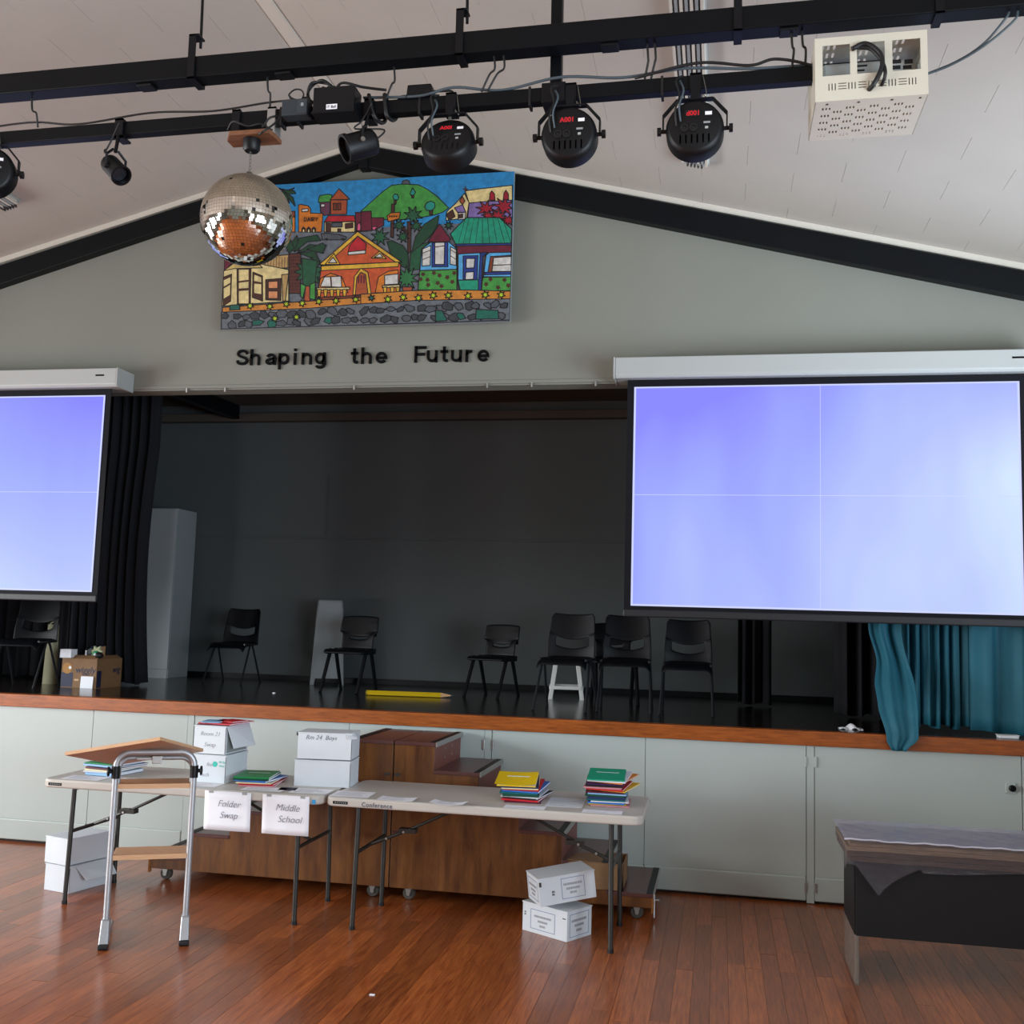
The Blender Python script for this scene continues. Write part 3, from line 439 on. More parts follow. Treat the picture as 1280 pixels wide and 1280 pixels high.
# ------------------------------------------------------------------ projection screens
def screen_mat(right):
    m = bpy.data.materials.new('projected_image'); m.use_nodes = True; nt = m.node_tree
    for n in list(nt.nodes): nt.nodes.remove(n)
    N = nt.nodes.new; L = nt.links.new
    o = N('ShaderNodeOutputMaterial'); e = N('ShaderNodeEmission'); L(e.outputs[0], o.inputs[0]); e.inputs[1].default_value = 1.0
    tc = N('ShaderNodeTexCoord'); sp = N('ShaderNodeSeparateXYZ'); L(tc.outputs['Generated'], sp.inputs[0])
    # soft diagonal rays: noise stretched along a slanted axis
    mp = N('ShaderNodeMapping'); mp.inputs['Rotation'].default_value = (0, R_(-28), 0); mp.inputs['Scale'].default_value = (2.6, 1, .55); L(tc.outputs['Generated'], mp.inputs[0])
    n1 = N('ShaderNodeTexNoise'); n1.inputs['Scale'].default_value = 1.5; n1.inputs['Detail'].default_value = 2; L(mp.outputs[0], n1.inputs['Vector'])
    def math_(op, a, b=None):
        q = N('ShaderNodeMath'); q.operation = op
        for i, v in enumerate((a, b)):
            if v is None: continue
            if isinstance(v, (int, float)): q.inputs[i].default_value = v
            else: L(v, q.inputs[i])
        return q.outputs[0]
    # brighter to the right middle and towards the bottom
    dx = math_('SUBTRACT', sp.outputs[0], .97); dz = math_('MULTIPLY', math_('SUBTRACT', sp.outputs[2], .58), .8)
    d = math_('SQRT', math_('ADD', math_('MULTIPLY', dx, dx), math_('MULTIPLY', dz, dz)))
    g = math_('SUBTRACT', .98, math_('MULTIPLY', d, .92))
    if not right: g = math_('SUBTRACT', .95, math_('ADD', math_('MULTIPLY', sp.outputs[2], .55), math_('MULTIPLY', sp.outputs[0], .35)))
    g = math_('ADD', g, math_('MULTIPLY', math_('SUBTRACT', n1.outputs['Fac'], .5), .75 if right else .3))
    g = math_('ADD', g, math_('MULTIPLY', math_('SUBTRACT', .5, sp.outputs[2]), .5 if right else .2))
    cr = N('ShaderNodeValToRGB'); els = cr.color_ramp.elements
    els[0].position = .0; els[0].color = lin('#8e8dff'); els[1].position = 1.0; els[1].color = lin('#d8ecff')
    q = els.new(.3); q.color = lin('#a3b0ff'); q = els.new(.62); q.color = lin('#bac8ff')
    L(g, cr.inputs[0]); L(cr.outputs[0], e.inputs[0])
    return m
M['image'] = screen_mat(True); M['image_left'] = screen_mat(False)
M['imgline'] = mat('projected_line', '#000000', emit='#ccd4ff', estr=1.0)
M['border'] = mat('screen_black_border', '#0a0b12', .7, spec=.2)
M['weight'] = mat('screen_weight_bar', '#17181d', .5)
def screen(label, x0, x1, xc0, xc1, mark):
    t = thing('projection_screen', label, 'screen', ((x0 + x1) / 2, -.05, 1.755)); cx = (x0 + x1) / 2
    z = lambda v: v - 1.755
    X = lambda v: v - cx
    BX('border', M['border'], X(x0 - .045), X(x1 + .045), -.002, .002, z(1.775), z(3.36), t)
    im = MB(); im.poly([(X(x0), -.004, z(1.828)), (X(x1), -.004, z(1.828)), (X(x1), -.004, z(3.296)), (X(x0), -.004, z(3.296))]); im.build('image', M['image'] if x0 > -2 else M['image_left'], t)
    ln = MB()
    zc_ = z(2.565)
    ln.box(X(x0), X(x1), -.0062, -.0058, zc_ - .0016, zc_ + .0016)
    ln.box(X(cx) - .0014, X(cx) + .0014, -.0062, -.0058, z(1.828), z(3.296))
    for a, b in ((x0, x0 + .013), (x1 - .013, x1)): ln.box(X(a), X(b), -.0062, -.0058, z(1.828), z(3.296))
    ln.box(X(x0), X(x1), -.0062, -.0058, z(1.828), z(1.84)).box(X(x0), X(x1), -.0062, -.0058, z(3.286), z(3.296))
    ln.build('image_lines', M['imgline'], t)
    MB().box(X(x0 - .05), X(x1 + .05), -.018, .016, 0, .05).build('weight_bar', M['weight'], t, bevel=.008)
    h = MB().prism([(-.075, z(3.365)), (-.06, z(3.345)), (.148, z(3.345)), (.148, z(3.485)), (-.075, z(3.485))], 'x', X(xc0 + .012), X(xc1 - .012)).build('housing', M['case'], t, bevel=.006)
    for a, b in ((xc0, xc0 + .012), (xc1 - .012, xc1)):
        e = MB().prism([(-.078, z(3.36)), (-.06, z(3.342)), (.149, z(3.342)), (.149, z(3.488)), (-.078, z(3.488))], 'x', X(a), X(b)).build('end_cap', M['case'], t, bevel=.004)
    MB().box(X(mark - .035), X(mark + .035), -.0765, -.0745, z(3.425), z(3.437)).build('badge', M['inkblack'], h)
    for xx in (xc0 + .2, xc1 - .2): MB().box(X(xx - .03), X(xx + .03), .02, .15, z(3.48), z(3.505)).build('bracket', M['case'], t)
    return t
screen('lowered projector screen glowing blue over the teal curtain', -.571, 1.842, -.708, 1.98, 1.82)
screen('lowered projector screen glowing violet beside the black curtain', -6.921, -4.508, -7.06, -4.375, -4.52)

# ------------------------------------------------------------------ mural board and wall lettering
PAL = dict(sky='#2492d2', grey='#6f7680', green='#45a044', stone='#565c64', teal='#1d9a8a', brown='#4c2416', orange='#e08022', redbrown='#8a3e22', white='#e2e2dc', black='#0d0d10', cream='#f2de9c',
           purple2='#6b3a55', rust='#b4552c', rust2='#7c3318', red='#c4202c', maroon='#6e1430', pink='#e8608c', dgreen='#12482c', dgreen2='#1a5c3a', purple='#8a72b4', crimson='#a8102c', green2='#2c7a44',
           tan='#c8a468', cream2='#d8be74', peach='#e89a68', brown2='#5e2a20', terra='#d65c2c', yellow='#ecbc3a', tealg='#12a07c', blue='#1c3c92', lblue='#5cb6ee', path='#d88c34', stone2='#6f767d', stone3='#3a4046', lime='#c0dc28', dteal='#0e6a58')
t = thing('mural_board', 'large colourful painting of painted houses and a green hill on the gable', 'painting', (-3.636, .018, 3.786)); t.scale = (0.982, 1, 0.971)
W_, H_ = 2.227, 1.127
BX('board', M['cab'], 0, W_, -.028, 0, 0, H_, t)
pm = MB(); names = sorted(PAL); mi = {c: i for i, c in enumerate(names)}; ki = mi['black']
for k, (c, o, q) in enumerate(MURAL):
    pts = [(q[i] / 1000, q[i + 1] / 1000) for i in range(0, len(q), 2)]; yy = -.0285 - k * .00004
    pm.m(mi[c]).poly([(a, yy, b) for a, b in pts])
    if o:
        n = len(pts)
        for i in range(n):
            (x0, z0), (x1, z1) = pts[i], pts[(i + 1) % n]; L = math.hypot(x1 - x0, z1 - z0)
            if L < 1e-4: continue
            nx, nz = -(z1 - z0) / L * .0036, (x1 - x0) / L * .0036; ex, ez = (x1 - x0) / L * .002, (z1 - z0) / L * .002
            pm.m(ki).poly([(min(max(a, 0), W_), yy - .00002, min(max(b, 0), H_)) for a, b in ((x0 - ex + nx, z0 - ez + nz), (x1 + ex + nx, z1 + ez + nz), (x1 + ex - nx, z1 + ez - nz), (x0 - ex - nx, z0 - ez - nz))])
pm.build('painted_picture', [mat('mural_' + c, [v * .62 for v in lin(PAL[c])[:3]], .65, noise=.22, nscale=30) for c in names], t)

t = thing('wall_lettering', 'black letters on the gable wall reading Shaping the Future', 'lettering', (-3.549, .098, 3.54))
LET = [('S', -3.549), ('h', -3.437), ('a', -3.315), ('p', -3.212), ('i', -3.092), ('n', -3.030), ('g', -2.926), ('t', -2.648), ('h', -2.570), ('e', -2.459), ('F', -2.170), ('u', -2.075), ('t', -1.972), ('u', -1.896), ('r', -1.790), ('e', -1.702)]
def ell(cx, cy, rx, ry, a0, a1, n=14): return [(cx + rx * math.cos(R_(a0 + (a1 - a0) * k / n)), cy + ry * math.sin(R_(a0 + (a1 - a0) * k / n))) for k in range(n + 1)]
def cm(pts): return [(v.x, v.y) for v in smoothpath([(x, y, 0) for x, y in pts], 5)]
GLY = {'h': [[(.095, 0), (.095, 1)], [(.095, .42)] + ell(.3, .42, .205, .215, 180, 0) + [(.505, 0)]], 'n': [[(.095, 0), (.095, .73)], [(.095, .42)] + ell(.3, .42, .205, .215, 180, 0) + [(.505, 0)]],
       'u': [[(.505, .73), (.505, 0)], [(.505, .31)] + ell(.3, .31, .205, .215, 0, -180) + [(.095, .73)]], 'i': [[(.095, 0), (.095, .73)], [(.095, .85), (.095, 1)]],
       'p': [[(.095, -.28), (.095, .73)], ell(.32, .365, .215, .27, 0, 360, 24)], 'g': [ell(.30, .365, .205, .27, 0, 360, 24), [(.52, .73), (.52, -.02)] + ell(.31, -.02, .21, .17, 0, -160)],
       'a': [[(.52, 0), (.52, .46)] + ell(.32, .46, .20, .175, 0, 165), cm([(.52, .42), (.32, .37), (.13, .29), (.11, .16), (.24, .09), (.42, .14), (.52, .26)])],
       'e': [[(.1, .355), (.545, .355)] + ell(.32, .365, .225, .27, 0, 325, 22)], 't': [cm([(.2, .95), (.2, .6), (.2, .24), (.25, .11), (.39, .095)]), [(.02, .65), (.39, .65)]],
       'r': [[(.095, 0), (.095, .73)], [(.095, .40)] + ell(.30, .42, .205, .215, 180, 75)], 'F': [[(.11, 0), (.11, 1)], [(.11, .905), (.64, .905)], [(.11, .50), (.57, .50)]],
       'S': [cm([(.62, .72), (.54, .86), (.37, .905), (.19, .86), (.13, .72), (.21, .59), (.38, .51), (.56, .42), (.62, .27), (.53, .13), (.36, .095), (.17, .14), (.1, .30)])]}
CH = .121; KX = 1.2; SW = .08
for ch, x in LET:
    g = MB()
    for st in GLY[ch]:
        P = [Vector((a_ * KX, b_, 0)) for a_, b_ in st]; n_ = len(P); closed = (P[0] - P[-1]).length < 1e-4 and n_ > 4
        if closed: P = P[:-1]; n_ -= 1
        off = []
        for k in range(n_):
            t0 = (P[k] - P[k - 1]).normalized() if (k > 0 or closed) else None; t1 = (P[(k + 1) % n_] - P[k]).normalized() if (k < n_ - 1 or closed) else None
            tt = ((t0 or t1) + (t1 or t0)).normalized(); nn = Vector((-tt.y, tt.x, 0)); sc_ = 1 / max(.6, nn.dot(Vector((-(t1 or t0).y, (t1 or t0).x, 0))))
            off.append(nn * SW * sc_)
        for k in range(n_ if closed else n_ - 1):
            k2 = (k + 1) % n_
            q = [P[k] + off[k], P[k2] + off[k2], P[k2] - off[k2], P[k] - off[k]]
            g.hexa([(v.x * CH, -.012, v.y * CH) for v in q], [(v.x * CH, 0, v.y * CH) for v in q])
    o = g.build('letter', M['inkblack'], t); o.location = (x + 3.549, 0, -.016 * (x + 3.549) / 2 + (.004 if x > -2.3 else 0))

# ------------------------------------------------------------------ ceiling strip heaters
for cx, lab in ((-.16, 'white slatted strip heater on the ceiling above the projector cage'), (-5.02, 'white slatted strip heater on the ceiling at the left edge')):
    sl = (.262 if cx < XC else -.25)
    t = thing('strip_heater', lab, 'heater', (cx, -2.1, zc(cx))); t.rotation_euler = (0, -math.atan(sl), 0)
    BX('tray', M['case'], -.085, .085, -1.2, 1.5, -.02, 0, t, bevel=.004)
    for k in range(7):
        x = -.075 + .025 * k
        BX('slat', M['cornice'] if k % 2 == 0 else M['cab'], x - .007, x + .007, -1.19, 1.46, -.05, -.02, t)
    for k in range(5):
        x = -.045 + .0225 * k
        BX('end_clip', M['slot'], x - .005, x + .005, 1.44, 1.5, -.05, -.018, t)

# ------------------------------------------------------------------ beam, lighting bar and what hangs on them
def tz(x, z): return z + .0078 * (x + 1.0)         # both hang very slightly out of level
t = thing('steel_beam', 'black steel box beam hung on rods across the hall', 'beam', (-1, -3.0, 4.068)); t.rotation_euler = (0, -.0078, 0)
BX('box_section', M['black'], -4.6, 4.4, -.042, .042, -.048, .048, t, bevel=.004)
for x in (-3.07, -1.5, -.85, .55, 1.25, 2.45): BX('outlet', M['blackplastic'], x - .035, x + .035, -.03, .03, -.06, -.048, t, bevel=.003)
for x in (-2.265, -1.067, .055, .80):
    lx = x + 1
    br = MB().box(lx - .016, lx + .016, -.052, -.044, -.058, .145).box(lx - .016, lx + .016, -.052, .052, -.058, -.05).box(lx - .016, lx + .016, .044, .052, -.058, .06).box(lx - .016, lx + .03, -.052, .004, .137, .145).build('hanger', M['steelblack'], t)
    MB().cyl((lx + .024, -.02, .095), (lx + .012, -.02, zc(x) - 4.068 - .02), .0065, 8).build('rod', M['steelblack'], br)
t = thing('lighting_bar', 'black square bar carrying the stage lights on its post', 'bar', (-1, -2.95, 3.852)); t.rotation_euler = (0, -.0098, 0)
BX('square_tube', M['black'], -4.6, 1.385, -.025, .025, -.03, .03, t, bevel=.003)
BX('post', M['black'], .295, .342, .026, .072, -.03, zc(-.68) - 3.852 - .01, t, bevel=.003)
BX('collar', M['steelblack'], .27, .37, -.032, .08, -.04, .045, t, bevel=.004)
for x in (-2.95, -2.72, -2.46, -.87, -.79, -.25, .22, .76): BX('cable_tie', M['rubber'], x - .005, x + .005, -.028, .028, -.045, .036, t)

BY = -2.95
def par(x, z, tilt, lab, disp, yaw=0):
    t = thing('led_par_light', lab, 'stage light', (x, -3.0, z), yaw, 'round stage lights on the bar')
    T = Matrix.Rotation(R_(tilt), 4, 'X') @ Matrix.Rotation(PI / 2, 4, 'X')      # local z -> toward the camera (-y)
    b = MB().lathe([(0, .036), (.094, .036), (.102, .032), (.108, .024), (.113, .008), (.113, -.05), (.108, -.05), (.1, -.03), (0, -.03)], 40, T).build('housing', M['blackplastic'], t, smooth=True)
    MB().lathe([(.0, -.031), (.1, -.031)], 24, T).build('lens', M['cablegrey'], t)
    def on(name, x0, x1, y0, y1, m, h=.037, par_=b):
        MB().box(x0, x1, y0, y1, h - .002, h, T).build(name, m, par_)
    on('display', -.036, .018, .04, .064, M['rubber'], .0375)
    text('digits', disp, .027, T @ Vector((-.033, .043, .0378)), T.to_euler(), M['red_led'], b, ext=.0002, off=.0006)
    on('label', .04, .066, .042, .056, M['paper'], .0365)
    on('label', .034, .06, .008, .016, M['cab'], .0368); on('label', .04, .052, -.014, -.004, M['case'], .0368)
    for xx in (-.04, -.005): MB().lathe([(.016, .036), (.016, .042), (.011, .042), (.011, .037), (0, .037)], 16, T @ Matrix.Translation((xx, -.008, 0))).build('socket', M['rubber'], b)
    for k in range(6):
        xx = -.055 + k * .022; on('fin', xx - .003, xx + .003, -.07, -.034, M['rubber'], .036)
    # yoke: flat strip bent round, arms to the pivots
    prof = [(-.124, .0), (-.124, .062), (-.07, .124), (.07, .124), (.124, .062), (.124, .0)]
    y = MB()
    for (xa, za), (xb, zb) in zip(prof, prof[1:]):
        L = math.hypot(xb - xa, zb - za); nx, nz = -(zb - za) / L * .003, (xb - xa) / L * .003
        y.hexa([(xa - nx, -.014, za - nz), (xb - nx, -.014, zb - nz), (xb - nx, .014, zb - nz), (xa - nx, .014, za - nz)], [(xa + nx, -.014, za + nz), (xb + nx, -.014, zb + nz), (xb + nx, .014, zb + nz), (xa + nx, .014, za + nz)])
    yo = y.build('yoke', M['steelblack'], t)
    for s in (-1, 1):
        MB().cyl((s * .11, 0, 0), (s * .145, 0, 0), .008, 10).cyl((s * .132, 0, 0), (s * .147, 0, 0), .017, 12).build('knob', M['blackplastic'], t)
    zb = tz(x, 3.845) - z
    MB().box(-.016, .016, .0, .028, .12, zb - .03).box(-.022, .022, .02, .085, zb - .042, zb - .03).box(-.022, .022, .014, .022, zb - .042, zb + .04).box(-.022, .022, .014, .085, zb + .034, zb + .042).build('clamp', M['steelblack'], t)
    MB().cyl((0, .014, .105), (0, .014, .128), .008, 8).build('bolt', M['wire'], t)
    MB().tube(smoothpath([(-.07, -.035, .0), (-.075, -.05, .06), (-.06, -.035, .13), (-.075, -.02, .2), (-.05, .01, zb + .03)]), .0042, 6).build('power_lead', M['cableblack'], t, smooth='all')
    MB().tube(smoothpath([(-.055, -.036, .02), (-.06, -.05, .08), (-.045, -.03, .15), (-.06, -.01, zb)]), .0042, 6).build('signal_lead', M['cablegrey'], t, smooth='all')
    MB().tube(smoothpath([(.03, .0, zb + .02), (.045, -.01, zb - .07), (.028, -.01, .14), (.03, .0, .124)]), .0016, 5).build('safety_wire', M['wire'], t, smooth='all')
    return t
par(-1.112, 3.655, -22, 'black round stage light with red digits beside the small can light', 'A00l')
par(-.608, 3.655, 0, 'black round stage light with red digits under the upright post', 'A001')
par(-.108, 3.648, 0, 'black round stage light with red digits below the ceiling heater', 'd001')
par(-3.26, 3.66, 0, 'black round stage light cut off by the left edge', 'd001', 24)

def can(x, z, d, r, L, lab, lens_r, hang):
    t = thing('can_light', lab, 'stage light', (x, -3.0, z))
    d = Vector(d).normalized(); q = Vector((0, 0, 1)).rotation_difference(d).to_matrix().to_4x4()
    b = MB().lathe([(0, -L / 2 - .012), (r * .7, -L / 2 - .01), (r * .95, -L / 2), (r, -L / 2 + .01), (r, L / 2 - .02), (r * 1.1, L / 2 - .018), (r * 1.1, L / 2), (r * .92, L / 2), (r * .9, L / 2 - .03), (0, L / 2 - .03)], 28, q).build('body', M['blackplastic'], t, smooth=True)
    MB().lathe([(0, L / 2 - .024), (lens_r, L / 2 - .027), (lens_r, L / 2 - .03)], 20, q).build('lens', mat('lens_glass', '#3c4148', .08, .6), b, smooth=True)
    side = d.cross(Vector((0, 0, 1))).normalized()
    for s in (-1, 1):
        MB().tube([side * s * (r + .004), side * s * (r + .006) + Vector((0, 0, .055)), side * s * .012 + Vector((hang[0] * .8, 0, hang[1] - .02))], .006, 6).build('yoke_arm', M['steelblack'], t)
        MB().cyl(side * s * (r - .002), side * s * (r + .014), .01, 10).build('knob', M['wire'] if s < 0 else M['blackplastic'], t)
    zb = tz(x, 3.845) - z
    MB().cyl((hang[0] * .8, 0, hang[1] - .03), (hang[0], .02, zb - .02), .008, 8).box(hang[0] - .02, hang[0] + .02, .012, .022, zb - .045, zb + .042).box(hang[0] - .02, hang[0] + .02, .012, .085, zb - .045, zb - .035).box(hang[0] - .02, hang[0] + .02, .012, .085, zb + .034, zb + .042).build('clamp', M['steelblack'], t)
    MB().tube(smoothpath([tuple(-d * (L / 2 + .005)), tuple(-d * (L / 2 + .05) + Vector((0, 0, .04))), (hang[0] - .05, 0, hang[1] * .75), (hang[0] - .02, 0, zb - .06), (hang[0] + .03, -.03, zb)]), .0038, 6).build('power_lead', M['cableblack'], t, smooth='all')
    return t
can(-2.625, 3.632, (.68, -.30, -.62), .042, .125, 'small black can light pointing right beside the mirror ball', .034, (-.008, .11))
can(-1.50, 3.672, (-.72, -.48, -.42), .056, .135, 'small black can light with grey rear plate at the ridge', .05, (.03, .1))

# mirror ball, motor and board
t = thing('mirror_ball', 'silver mirror ball hanging in front of the painting', 'mirror ball', (-1.988, -3.0, 3.37))
RB = .192
M['mirror'] = mat('mirror_facet', '#e4e1d8', .03, 1.0)
MB().lathe([(RB * .985 * math.sin(PI * k / 24), RB * .985 * math.cos(PI * k / 24)) for k in range(25)], 48).build('core', M['rubber'], t, smooth='all')
mt = MB(); nr = 44; rnd = random.Random(3)
missing = {(17, 5), (16, 58), (18, 54), (19, 30), (17, 66)}
for j in range(nr):
    th = PI * (j + .5) / nr; n = max(6, int(2 * PI * math.sin(th) * RB / (PI * RB / nr)))
    for i in range(n):
        if rnd.random() < .006: continue
        ph = 2 * PI * (i + .5) / n; d = Vector((math.sin(th) * math.cos(ph), math.sin(th) * math.sin(ph), math.cos(th)))
        e1 = Vector((-math.sin(ph), math.cos(ph), 0)); e2 = d.cross(e1)
        d2 = (d + e1 * rnd.gauss(0, .012) + e2 * rnd.gauss(0, .012)).normalized(); u = (e1 - d2 * e1.dot(d2)).normalized(); v = d2.cross(u)
        hw = PI * math.sin(th) * RB / n * .95; hh = PI * RB / nr / 2 * .95
        c = d * RB
        (mt.m(1) if d.z > .12 + .05 * math.sin(3 * ph) else mt.m(0)).poly([c - u * hw - v * hh, c + u * hw - v * hh, c + u * hw + v * hh, c - u * hw + v * hh])
tl = mt.build('mirror_tiles', [M['mirror'], mat('dusty_mirror_facet', '#a59a88', .42, .75, noise=.1, nscale=60)], t); tl['kind'] = 'stuff'
MB().lathe([(0, RB + .02), (.012, RB + .02), (.02, RB + .004), (.03, RB - .004)], 12).build('top_cap', M['wire'], t, smooth=True)
ch = MB()
for k in range(8):
    z0 = RB + .016 + k * .0155
    ch.tube([(math.cos(a) * (.004 if k % 2 else .0015), math.sin(a) * 0 + math.cos(a) * (.0015 if k % 2 else .004), z0 + .008 + math.sin(a) * .009) for a in [2 * PI * q / 8 for q in range(8)]], .0014, 5, closed=True)
ch.build('chain', M['wire'], t)
t = thing('ball_motor', 'brown board with a black motor turning the mirror ball', 'motor', (-1.985, -3.0, 3.735))
MB().prism([(-.115, .0), (-.08, -.055), (.1, -.055), (.11, .0), (.11, .06), (-.115, .06)], 'z', -.008, .012).build('mounting_board', M['board'], t, bevel=.002)
MB().lathe([(0, -.06), (.028, -.06), (.036, -.05), (.038, -.012), (.038, -.008), (0, -.008)], 20).build('motor', M['blackplastic'], t, smooth=True)
for x in (-.09, .075):
    zb = tz(-2, 3.845) - 3.735
    MB().box(x - .018, x + .018, .015, .025, .012, zb + .042).box(x - .018, x + .018, .015, .085, zb + .034, zb + .042).box(x - .018, x + .018, .075, .085, .012, zb + .042).build('clamp', M['alu'] if x > 0 else M['steelblack'], t)
    MB().cyl((x, .05, zb + .042), (x, .05, zb + .06), .006, 8).build('bolt', M['wire'], t)
for k, pts in enumerate(([(-.1, -.03, .03), (-.06, -.06, .05), (0, -.05, .03), (.05, -.03, .045), (.1, -.02, .02)], [(.04, -.03, .0), (.09, -.1, -.03), (.13, -.06, .03), (.12, 0, .09), (.09, -.03, .07), (.06, -.03, .03)])):
    MB().tube(smoothpath(pts), .0045, 6).build('motor_lead', M['cableblack'], t, smooth='all')

# boxes on the bar
t = thing('dimmer_box', 'black control box with white label on the lighting bar', 'control box', (-1.597, -3.02, 3.852))
b = BX('case', M['blackplastic'], -.091, .091, -.045, .045, -.052, .055, t, bevel=.004)
BX('label', M['paper'], -.03, .018, -.0465, -.045, -.046, -.024, b); text('label_print', 'IT Ball', .016, (-.027, -.047, -.041), (PI / 2, 0, 0), M['inkblack'], b)
BX('base_flange', M['steelblack'], -.094, .094, -.05, .05, -.062, -.052, t)
for x in (-.065, -.04, -.018):
    MB().cyl((x, 0, .055), (x, 0, .078), .009, 10).build('plug', M['rubber'], t)
t = thing('junction_box', 'small grey junction box left of the black control box', 'junction box', (-1.783, -3.0, 3.845))
b = BX('case', mat('grey_box', '#2a3238', .5), -.058, .058, -.035, .025, -.036, .036, t, bevel=.004)
BX('face', mat('grey_box_face', '#333c42', .5), .012, .056, -.037, -.035, -.03, .03, b); BX('label', M['cab'], .03, .042, -.0385, -.037, .0, .014, b)
MB().box(.03, .05, -.02, .01, .036, .05).build('lid_clip', M['blackplastic'], t)
t = thing('power_supply', 'black power adaptor lying on top of the lighting bar', 'power adaptor', (-1.25, -2.95, 3.885))
MB().prism([(-.06, 0), (.06, 0), (.048, .052), (-.055, .052)], 'y', -.028, .028).build('case', M['blackplastic'], t, bevel=.004)
MB().tube(smoothpath([(.055, 0, .03), (.09, 0, .028), (.13, -.01, .02), (.16, -.02, -.01)]), .005, 6).build('lead', M['cableblack'], t, smooth='all')

# loose cables
def cable(label, pts, r=.005, m='cableblack', name='power_cable'):
    o = MB().tube(smoothpath(pts, 8), r, 6).build(name, M[m], None, smooth='all'); return tag(o, label, 'cable')
def bz(x, dz): return tz(x, 3.852) + .03 + dz
cable('thin black cable running along the left of the lighting bar', [(-3.5, -2.96, bz(-3.5, .012)), (-3.1, -2.97, bz(-3.1, .03)), (-2.85, -2.965, bz(-2.85, .006)), (-2.5, -2.96, bz(-2.5, .035)), (-2.2, -2.96, bz(-2.2, .02)), (-1.95, -2.965, bz(-1.95, .035)), (-1.82, -2.98, bz(-1.82, .03))], .0045)
cable('long grey cable running along the middle of the lighting bar', [(-1.5, -2.97, bz(-1.5, .02)), (-1.25, -2.985, bz(-1.25, -.0)), (-1.1, -2.98, bz(-1.1, .028)), (-.9, -2.96, bz(-.9, .01)), (-.65, -2.98, bz(-.65, .035)), (-.4, -2.965, bz(-.4, .02)), (-.15, -2.97, bz(-.15, .035)), (.1, -2.97, bz(.1, .012)), (.35, -2.96, bz(.35, .012))], .006, 'cablegrey', 'data_cable')
cable('black cable looping along the right of the lighting bar', [(-.35, -2.98, bz(-.35, .005)), (-.1, -2.985, bz(-.1, .045)), (.1, -2.98, bz(.1, .02)), (.2, -2.985, bz(.2, .035)), (.33, -2.97, bz(.33, .008)), (.45, -2.9, bz(.45, -.02))], .006)
lp = [(-1.66, -2.98, 3.885)]
for k in range(15):
    a = -.5 + k * 2 * PI / 7; lp.append((-1.70 + .058 * math.cos(a) * (1 + .08 * math.sin(k)), -2.97 + .012 * math.sin(k * 2.3), 3.935 + .05 * math.sin(a)))
lp += [(-1.6, -2.98, 3.965), (-1.5, -2.98, 3.94), (-1.4, -2.97, 3.925)]
cable('coiled black cable above the control box', lp, .006)
lp = [(-1.80, -2.985, 3.88)] + [(-1.80 + .032 * math.cos(PI + k * .8), -2.98, 3.925 + .028 * math.sin(PI + k * .8)) for k in range(9)] + [(-1.76, -2.985, 3.885)]
cable('small loop of black cable above the junction box', lp, .0035)
drops = [(-3.07, 3.99, -3.05, 'leftmost black drop cable from the beam'), (-1.93, 4.0, -1.925, 'black drop cable from the beam beside the mirror ball motor'), (-1.36, 4.0, -1.40, 'black drop cable from the beam above the small can light'), (-.93, 4.02, -.985, 'first of the paired drop cables left of the post'), (-.89, 4.02, -.96, 'second of the paired drop cables left of the post'),
         (-.30, 4.015, -.31, 'black drop cable right of the post'), (-.27, 4.015, -.285, 'second black drop cable right of the post'), (.26, 4.02, .265, 'black drop cable near the cream cage'), (.30, 4.02, .315, 'second black drop cable near the cream cage')]
for x, z, x2, lab in drops:
    cable(lab, [(x, -3.0, z + .01), (x + .004, -2.995, z - .05), ((x + x2) / 2 + .008, -2.985, (z + bz(x2, 0)) / 2), (x2, -2.97, bz(x2, .004))], .0048)
for k, lab in ((0, 'lower blue cable from the cream cage to the beam'), (1, 'upper blue cable from the cream cage to the beam')):
    cable(lab, [(.76, -2.9, 3.86), (.86 + .02 * k, -2.93, 3.88 + .012 * k), (.97, -2.97, 3.925 + .01 * k), (1.04 + .03 * (1 - k), -3.0, 4.0 + .01 * k), (1.055 + .03 * (1 - k), -3.0, 4.04)], .0045, 'cablegrey', 'data_cable')
cable('bundle of black cables wrapped on the bar by the small can light', [(-1.47, -2.99, 3.9), (-1.44, -2.99, 3.80), (-1.42, -2.92, 3.81), (-1.41, -2.93, 3.9), (-1.40, -2.99, 3.89), (-1.385, -2.99, 3.80), (-1.37, -2.92, 3.82), (-1.35, -2.94, 3.895), (-1.30, -2.985, 3.88)], .009)

# projector in its cage
t = thing('projector_cage', 'cream metal projector cage with slotted panels on the bar', 'projector cage', (.343, -3.08, 3.688)); t.rotation_euler = (0, -.008, 0)
cw, chh, cdp = .405, .252, .325
front = []
for x0, x1 in ((.028, .128), (.153, .253), (.28, .38)): front.append((x0, x1, .10, .222))
xx = .048
for k in range(8):
    if k % 2 == 0:
        for q in range(3): front.append((xx + q * .0115, xx + q * .0115 + .0042, .042, .069))
        xx += .036
    else:
        for q in range(3): front.append((xx, xx + .03, .044 + q * .0105, .044 + q * .0105 + .0042))
        xx += .036
for q in range(3): front.append((xx + q * .0115, xx + q * .0115 + .0042, .042, .069))
MBf = plate(MB(), cw, chh, .003, front, Matrix.Rotation(PI / 2, 4, 'X')); MBf.build('front_panel', M['cage'], t)
hs = []
for r in range(9):
    for q in range(4):
        for s in range(3):
            x = .03 + q * .088 + (.044 if r % 2 else 0) + s * .0125; y = .05 + r * .028
            if x < .37: hs.append((x, x + .006, y, y + .02))
plate(MB(), cw, cdp, .003, hs, Matrix()).build('base_panel', M['cage'], t)
